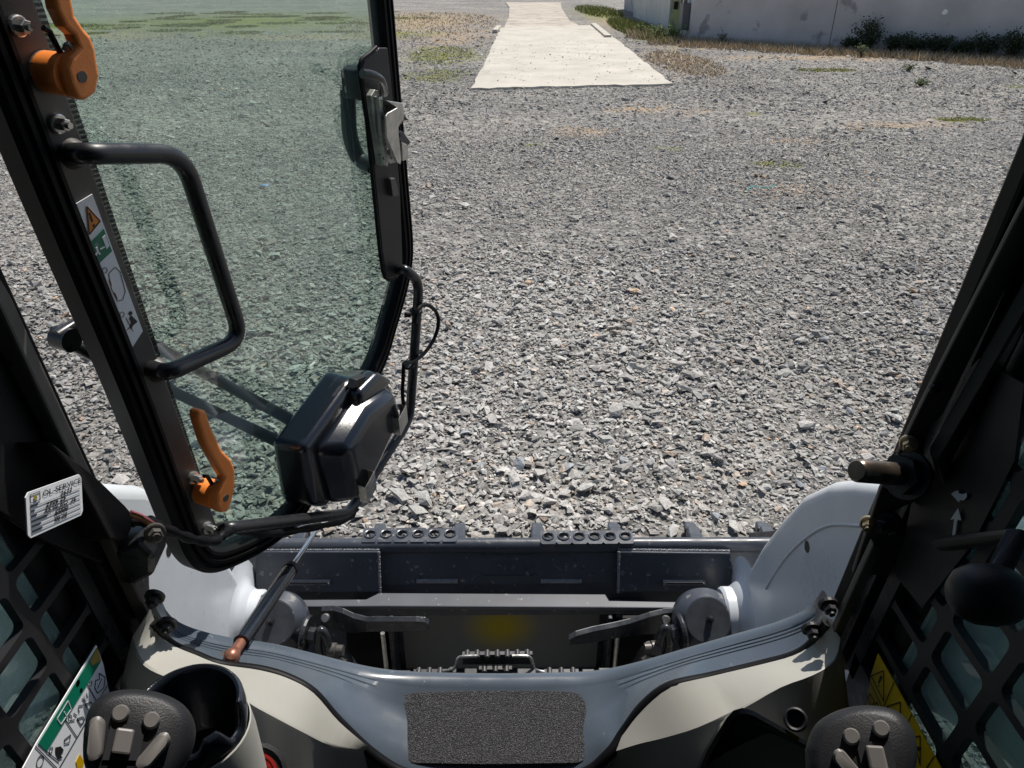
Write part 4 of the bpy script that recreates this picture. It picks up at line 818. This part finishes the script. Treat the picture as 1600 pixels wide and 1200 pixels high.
lm = smooth_path([fp(205, 815, -.015), dp(232, 816, .07), dp(262, 828, .075), dp(300, 842, .075), dp(335, 846, .075), dp(350, 835, .07), dp(370, 828, .06), dp(420, 834, .045), dp(480, 826, .045), dp(540, 812, .045), dp(556, 795, .04)], 5)
obj('wiring_loom', M().tube(lm, [.006+.0012*math.sin(i*1.9) for i in range(len(lm))], 10), MT['rubber'], D, smooth=60)
for mt_, dz in (('wred', .006), ('wyel', .002), ('wred', -.001)): obj('wire', M().tube(smooth_path([fp(206, 806, -.02)+UP*dz, dp(222, 812, .072)+UP*dz, dp(238, 822, .078)+UP*dz, dp(252, 828, .078)], 4), .0022, 6), MT[mt_], D, smooth=60)
# gas strut from sill to door
s0 = aty(362, 1026, .735); s1 = dp(496, 826, .01); sv = (s1-s0); c0 = s0+sv*.085; c1 = s0+sv*.62
gs = obj('gas_strut', M().tube([c0, c1], .0115, 16), MT['gloss'], L, smooth=50)
obj('strut_rod', M().tube([c1, s1], .0042, 10), MT['chrome'], gs, smooth=50); obj('strut_end', M().tube([s0+sv*.02, c0+sv*.01], .0075, 12).lathe(s0-sv.normalized()*.010, sv, [(0, .004), (.004, .009), (.011, .0115), (.018, .009), (.024, .007)], 16), MT['copper'], gs, smooth=50)
obj('strut_collar', M().tube([c1-sv*.02, c1+sv*.004], .0128, 14), MT['plastic'], gs, smooth=40); obj('strut_bracket', M().lathe(s0-Vector((.012, -.01, .016)), UP, [(0, .012), (.01, .008)], 14), MT['gplate'], gs)

# ------------------------------------------------------------------ arms, chassis, wheels
def yz(x, pts): return [Vector((x, a, b)) for a, b in pts]
ARM = [(1.50, .395), (1.465, .47), (1.43, .56), (1.375, .69), (1.31, .81), (1.235, .93), (1.145, 1.025), (1.06, 1.09), (.985, 1.14), (.85, 1.20), (.70, 1.245), (.2, 1.42), (-.6, 1.58), (-1.25, 1.66), (-1.25, 1.42), (-.6, 1.34), (.15, 1.17), (.62, 1.0), (.85, .84), (.99, .62), (1.10, .47), (1.25, .37), (1.40, .335), (1.47, .345)]
for s in (-1, 1):
    xo = -.035 if s < 0 else 0
    a = obj('loader_arm', M().prism(yz(s*.602+xo, ARM), (s*.115, 0, 0)), MT['white'], L, bevel=.026, seg=5, smooth=45)
    cy, cz = 1.405, .438
    obj('arm_socket', M().lathe((s*.548+xo, cy, cz), (s, 0, 0), [(0, .060), (.006, .066), (.085, .066)], 36), MT['white'], a, smooth=40)
    obj('arm_cone', M().lathe((s*.606+xo, cy, cz), (s, 0, 0), [(-.03, .067), (-.014, .078), (-.004, .10), (.002, .14)], 36), MT['white'], a, smooth=60)
    if s > 0: obj('weld_seam', M().tube(smooth_path([Vector((s*.6022+xo, a_, b_)) for a_, b_ in ((1.30, .62), (1.25, .74), (1.18, .86), (1.10, .96), (1.0, 1.04))], 5), .0035, 8), MT['white'], a, smooth=60)
    obj('arm_hole', M().lathe((s*.6012+xo, 1.16, .86), (s, 0, 0), [(0, .012), (.004, .012)], 14), MT['ink'], a)
    obj('rear_tower', M().prism(yz(s*.60, ((-1.5, .5), (-.9, .5), (-.95, 1.1), (-1.1, 1.75), (-1.4, 1.75))), (s*.12, 0, 0)), MT['white'], L, bevel=.02)
    for y in (.28, -.92):
        t = obj('wheel', M().lathe((s*.58, y, .40), (s, 0, 0), [(0, .2), (0, .34), (.025, .385), (.06, .40), (.17, .40), (.205, .385), (.23, .34), (.23, .2)], 36), MT['tyre'], L, smooth=40)
        obj('rim', M().lathe((s*.60, y, .40), (s, 0, 0), [(0, .2), (.195, .2), (.19, .16), (.12, .12), (.12, .05)], 28), MT['rim'], t, smooth=40)
        tm = M()
        for i in range(18):
            an = 2*math.pi*i/18; c = Vector((s*(.635 if i % 2 else .755), y+.398*math.cos(an), .40+.398*math.sin(an)))
            tm.box(c, (.12, .05, .034), Matrix.Rotation(an-math.pi/2, 3, 'X') @ Matrix.Rotation(.5*(1 if i % 2 else -1), 3, 'Z'))
        obj('tread', tm, MT['tyre'], t)
obj('chassis', M().box((0, -.35, .42), (1.1, 2.0, .28)), MT['steel'], L, bevel=.02)
obj('nose_plate', M().box((0, .86, .50), (.9, .42, .20)), MT['steel'], L, bevel=.015)
obj('engine_cover', M().box((0, -1.28, 1.0), (1.1, .8, .9)), MT['white'], L, bevel=.06, seg=3)
# serrated step on the nose
def teeth(name, x0, x1, y, z, h=.016):
    m = M(); n_ = max(2, int((x1-x0)/.0165)); m.box(((x0+x1)/2, y+.01, z-h*1.1), (x1-x0, .008, h*1.6))
    for i in range(n_):
        cx = x0+(i+.5)*(x1-x0)/n_; m.lathe((cx, y-.002, z-.004), (0, 1, 0), [(0, .0048), (.016, .0048)], 10)
    return obj(name, m, MT['zinc'] if 0 else stepm, L, smooth=40)
stepm = mat('step_steel', (.05, .05, .05), .42, metal=.2, var=.4, vscale=40)
X_ = lambda u, v, y=1.0: aty(u, v, y)
for (u0, u1, v, y) in ((645, 712, 1052, .99), (850, 905, 1052, .99), (722, 832, 1024, 1.02), (748, 800, 1047, 1.0)):
    a, b = X_(u0, v, y), X_(u1, v, y); teeth('serrated_step', a.x, b.x, y, (a.z+b.z)/2)
for pp in (((692, 1049), (706, 1046), (712, 1040), (715, 1030), (722, 1026), (745, 1025)), ((850, 1050), (836, 1046), (832, 1036), (828, 1027), (818, 1025), (800, 1025))):
    obj('step_bracket', M().tube(smooth_path([X_(u, v, .995) for u, v in pp], 4), .003, 8), MT['zinc'], L, smooth=60)
for u0, u1, v in ((615, 640, 1057), (725, 745, 1054), (808, 838, 1054), (910, 930, 1055), (936, 955, 1053)):
    a, b = X_(u0, v, .98), X_(u1, v, .98); obj('step_lug', M().box(((a.x+b.x)/2, .98, a.z-.02), (b.x-a.x, .03, .04)), stepm, L, bevel=.002)
sup = X_(778, 1050, 1.0).z; obj('step_support', M().box((0, 1.0, (sup+.5)/2-.02), (.30, .05, sup-.53)), MT['rubber'], L)

# quick coupler
CP = tag(obj('quick_coupler', M().box((-.285, 1.475, .235), (.012, .07, .27)).box((.285, 1.475, .235), (.012, .07, .27)).box((0, 1.52, .11), (1.05, .05, .04)), MT['bobtach'], L, bevel=.003))
for s in (-1, 1):
    xo = -.045 if s < 0 else 0; xw = -.055 if s < 0 else .025
    bc = Vector((s*.500+xo, 1.375, .448)); ba = Vector((0, -.72, .69)).normalized()
    K = obj('pivot_boss', M().lathe(bc-ba*.07, ba, [(0, .055), (.02, .07), (.045, .076), (.078, .076), (.105, .055), (.1052, .052)], 40), MT['steel'], L, smooth=30)
    obj('boss_cap', M().lathe(bc+ba*.034, ba, [(0, .0535), (.0022, .0525)], 36), mat('boss_cap_paint', (.042, .046, .053), .42, var=.3, vscale=30, wear=(.25, .23, .2), wscale=40, wthr=.66), K)
    obj('grease_nipple', M().lathe(bc+ba*.036+Vector((s*.004, 0, .004)), ba, [(0, .009), (.008, .009), (.009, .006), (.016, .005), (.02, .003)], 8), MT['bpaint'], K)
    obj('pivot_washer', M().lathe((s*.406+xw, 1.345, .440), (s, .12, .1), [(0, .043), (.007, .045), (.012, .043)], 28).lathe((s*.386+xw, 1.34, .438), (s, .12, .1), [(0, .02), (.02, .02)], 6), MT['bobtach'], K, bevel=.001)
    obj('pivot_sleeve', M().lathe((s*.418+xw, 1.375, .415), (s, .5, -.4), [(0, .03), (.03, .04)], 20), MT['bobtach'], K, smooth=40)
    lp = [Vector((s*.388, 1.345+.012*math.cos(t), .402+.062*math.sin(t))) for t in [2*math.pi*i/24 for i in range(25)]]
    obj('coupler_loop', M().tube([Vector((xw+s*(.372+.012*math.cos(2*math.pi*i/24)), 1.335, .402+.062*math.sin(2*math.pi*i/24))) for i in range(25)], .0105, 10), MT['bobtach'], K, smooth=60)
    obj('coupler_bolt', M().lathe((s*.362+xw, 1.335, .398), (-s, -.1, .05), [(0, .017), (.02, .017), (.022, .0125), (.038, .0125)], 16), MT['gplate'], K, smooth=30)
    obj('wedge_spring', M().lathe((s*.345+xw, 1.35, .385), (-s*.25, .12, -1), [(0, .016), (.03, .021), (.14, .024)], 20), MT['bobtach'], K, smooth=40)
    obj('spring_ring', M().lathe((s*.344+xw, 1.35, .370), (-s*.25, .12, -1), [(0, .0185), (.016, .0222), (.0165, .0185)], 24), MT['zinc'], K, smooth=40)
    obj('bracket', M().prism([Vector((s*.30, a, b)) for a, b in ((1.45, .37), (1.50, .37), (1.50, .12), (1.44, .14), (1.43, .3))], (s*.10, 0, 0)), MT['rubber'], CP, bevel=.004)
    obj('bracket_edge', M().tube([Vector((s*.292, 1.385, .40)), Vector((s*.29, 1.375, .3)), Vector((s*.296, 1.37, .16))], .006, 6), MT['zinc'], CP)
def coupler_lever(pts, ys, w0):
    m = M(); A_ = []; B_ = []
    for (u, v, wd), y in zip(pts, ys):
        A_.append(aty(u, v, y)); B_.append(aty(u, v+wd, y+.004))
    d = Vector((0, .013, .006)); n_ = len(A_)
    m.loft([A_, B_, [p+d for p in B_], [p+d for p in A_], A_]); m.f += [[0, n_, 2*n_, 3*n_], [n_-1, 2*n_-1, 3*n_-1, 4*n_-1]]
    return obj('coupler_lever', m, MT['bobtach'], L, bevel=.003)
coupler_lever([(502, 955, 26), (520, 954, 30), (535, 958, 30), (552, 966, 24), (572, 971, 17), (610, 971, 17), (650, 971, 17), (664, 972, 16), (670, 976, 9)], [1.41, 1.405, 1.395, 1.385, 1.375, 1.37, 1.365, 1.365, 1.365], .02)
coupler_lever([(1056, 957, 34), (1040, 958, 34), (1015, 964, 28), (985, 974, 20), (960, 980, 19), (925, 987, 18), (900, 994, 14), (889, 1000, 9)], [1.41, 1.405, 1.395, 1.385, 1.37, 1.35, 1.335, 1.33], .02)
for u, v in ((509, 965), (1040, 968)): obj('lever_bolt', M().lathe(aty(u, v, 1.392), (0, -.8, .6), [(0, .011), (.006, .011), (.01, .009)], 16), MT['zinc'], CP, smooth=30)

# ------------------------------------------------------------------ bucket held by the coupler
BK = thing('loader_bucket', (0, 1.85, 0), 'dark slate steel bucket with perforated step plates in front of loader', 'bucket')
BW = .88
prf = [(1.575, .515), (1.535, .42), (1.525, .38), (1.525, .13), (1.55, .05), (1.60, .022), (2.13, .018)]
th = .012
inner = [(a+.012, b) for a, b in prf[:4]]+[(1.562, .06), (1.605, .034), (2.13, .030)]
m = M(); vv = []
for x in (-BW, BW): vv += [Vector((x, a, b)) for a, b in prf]+[Vector((x, a, b)) for a, b in inner]
n_ = len(prf); m.v = vv
for i in range(n_-1):
    m.f += [[i, i+1, 2*n_+i+1, 2*n_+i], [n_+i, 3*n_+i, 3*n_+i+1, n_+i+1]]
m.f += [[0, 2*n_, 3*n_, n_], [n_-1, 2*n_-1, 4*n_-1, 3*n_-1]]
obj('shell', m, MT['steel'], BK)
for s in (-1, 1): obj('side_plate', M().prism(yz(s*(BW), ((1.575, .52), (1.525, .38), (1.525, .13), (1.56, .04), (2.13, .018), (2.15, .08), (1.85, .34), (1.65, .52))), (s*.014, 0, 0)), MT['steel'], BK, bevel=.002)
obj('top_tube', M().tube([(-BW, 1.578, .517), (BW, 1.578, .510)], .020, 16), MT['steel'], BK, smooth=60)
obj('cutting_edge', M().prism(yz(-BW, ((2.02, .03), (2.18, .012), (2.18, .028), (2.02, .046))), (2*BW, 0, 0)), MT['steel2'], BK, bevel=.002)
tx = [atz(u, 832, .06).x for u in (590, 717, 840, 962, 1085, 1200, 470, 345, 1320)]
for x in tx: obj('tooth', M().prism([Vector((x-.026, 2.10, .03)), Vector((x+.026, 2.10, .03)), Vector((x+.022, 2.21, .022)), Vector((x-.022, 2.21, .022))], (0, 0, .042)).prism([Vector((x-.026, 2.21, .022)), Vector((x+.026, 2.21, .022)), Vector((x+.018, 2.262, .015)), Vector((x-.018, 2.262, .015))], (0, 0, .03)), MT['steel'], BK, bevel=.006)
# reinforcing boxes either side, ribs, slots
fn = Vector((0, -.92, .39)).normalized()
def face(u, v, off=0): return hit(u, v, Vector((0, 1.575, .515))+fn*off, fn)
fn = (XV.cross(Vector((0, -.04, -.095)))).normalized(); fn = fn if fn.y < 0 else -fn
for pl_ in (((400, 862), (592, 862), (594, 926), (398, 926)), ((967, 862), (1142, 864), (1148, 924), (966, 926))):
    pts = [face(u, v, .028) for u, v in pl_]; P_ = obj('stiffener_box', M().prism(pts, -fn*.03), MT['steel'], BK, bevel=.003)
    wl = [pts[0], pts[1]] if pl_[0][0] < 700 else [pts[0], pts[1]]
    obj('weld', M().tube([pts[0]-fn*.014, pts[1]-fn*.014], .006, 8), MT['weld'], BK); obj('weld', M().tube([pts[1] if pl_[0][0] < 700 else pts[0], pts[2] if pl_[0][0] < 700 else pts[3]], .004, 6), MT['weld'], BK)
    c = (pts[0]+pts[1]+pts[2]+pts[3])/4; uu = 483 if pl_[0][0] < 700 else 1069
    a, b = face(uu-33, 910, .030), face(uu+33, 910, .030); obj('slot_weld', M().tube([a, b], .0075, 8, .6), MT['weld'], BK, smooth=50); obj('slot', M().tube([a+XV*.006+fn*.0035, b-XV*.006+fn*.0035], .0038, 8, .6), MT['ink'], BK, smooth=50)
for u in (683, 877): a, b = face(u-32, 908, .004), face(u+32, 908, .004); obj('slot_weld', M().tube([a, b], .006, 8, .6), MT['weld'], BK, smooth=50)
m = M(); pr = Print(face(790, 885, .003), XV, fn.cross(XV) if fn.cross(XV).z > 0 else -fn.cross(XV), fn); 
for r_, (x0_, x1_) in ((.008, (-.03, .05)), (-.008, (-.04, .06))):      # worn stamping, no longer readable
    for k_ in range(16):
        if rnd.random() < .75: q_ = x0_+(x1_-x0_)*k_/15; pr.line([(q_, r_-.004), (q_+.0015, r_+.004)], .0018, m)
for s in (-1, 1): pr.line([(-.06, .028*s+.002), (.075, .028*s+.002)], .003, m); pr.disc(-.062, .028*s+.002, .005, m); pr.disc(.077, .028*s+.002, .005, m)
obj('stamped_plate', m, mat('stamp_green', (.04, .06, .055), .4), BK)
# ledge with stepped ends over the coupler
LD = [(592, 925), (960, 929), (952, 938), (1010, 941), (1160, 944), (1160, 951), (420, 948), (420, 937), (560, 936), (578, 934)]
LD = [(420, 937), (572, 936), (592, 926), (946, 928), (952, 938), (1165, 942), (1165, 951), (960, 949), (600, 947), (420, 948)]
lz = .43; obj('ledge', M().prism([atz(u, v, lz) for u, v in LD], (0, 0, -.012)), mat('ledge_paint', (.085, .09, .102), .4, var=.15, vscale=10, wear=(.33, .33, .33), wscale=60, wthr=.66), BK, bevel=.003)
obj('ledge_lip', M().box((0, 1.462, .402), (1.2, .012, .032)), MT['steel'], BK, bevel=.002)
rb = obj('back_plate', M().box((0, 1.515, .23), (.53, .008, .28)), MT['fade'], BK)
for u in (584, 962): p = aty(u, 1000, 1.49); obj('back_rib', M().box((p.x, 1.49, .235), (.016, .06, .29)), MT['steel'], BK, bevel=.002); obj('weld', M().tube([(p.x+(.01 if u < 700 else -.01), 1.506, .10), (p.x+(.01 if u < 700 else -.01), 1.506, .37)], .005, 6), MT['weld'], BK)
# perforated step plates
for (u0, u1, v0, v1) in ((563, 715, 825, 843), (845, 992, 829, 846)):
    zz = .535; a, b, c, d = atz(u0, v1+4, zz), atz(u1, v1+4, zz), atz(u1-1, v0, zz), atz(u0+4, v0, zz)
    S = M(); nh = 6; wid = (b.x-a.x); y0, y1 = a.y, d.y; pitch = wid/nh; r = .0125; yc = (y0+y1)/2+.002; N_ = 24
    for i in range(nh):
        cx = a.x+pitch*(i+.5); base = len(S.v)
        for dz in (0, -.008):
            for k in range(N_):
                t = 2*math.pi*k/N_; cs, sn = math.cos(t), math.sin(t); kk_ = min((pitch/2)/max(abs(cs), 1e-6), ((y1-y0)/2)/max(abs(sn), 1e-6))
                S.v.append(Vector((cx+cs*kk_, yc-.002+sn*kk_, zz+dz)))
            for k in range(N_):
                t = 2*math.pi*k/N_; S.v.append(Vector((cx+math.cos(t)*r, yc+math.sin(t)*r*1.1, zz+dz)))
        for k in range(N_):
            q = (k+1) % N_
            S.f += [[base+k, base+q, base+N_+q, base+N_+k], [base+N_+k, base+N_+q, base+3*N_+q, base+3*N_+k], [base+2*N_+k, base+3*N_+k, base+3*N_+q, base+2*N_+q], [base+k, base+2*N_+k, base+2*N_+q, base+q]]
    so_ = obj('step_plate', S, MT['steel'], BK)
    for i in range(nh):
        cx = a.x+pitch*(i+.5); obj('hole_rim', M().loft([[Vector((cx+math.cos(2*math.pi*k/20)*rr_, yc+math.sin(2*math.pi*k/20)*rr_*1.1, zz+h)) for k in range(20)] for rr_, h in ((.0165, .0005), (.0150, .004), (.0125, .003), (.0122, -.004))], True), MT['steel'], so_, smooth=60)
    [obj('step_foot', M().box((fx, y0+.012, zz-.016), (.044, .022, .028)), MT['steel'], so_, bevel=.006) for fx in (a.x+.022, b.x-.022)]
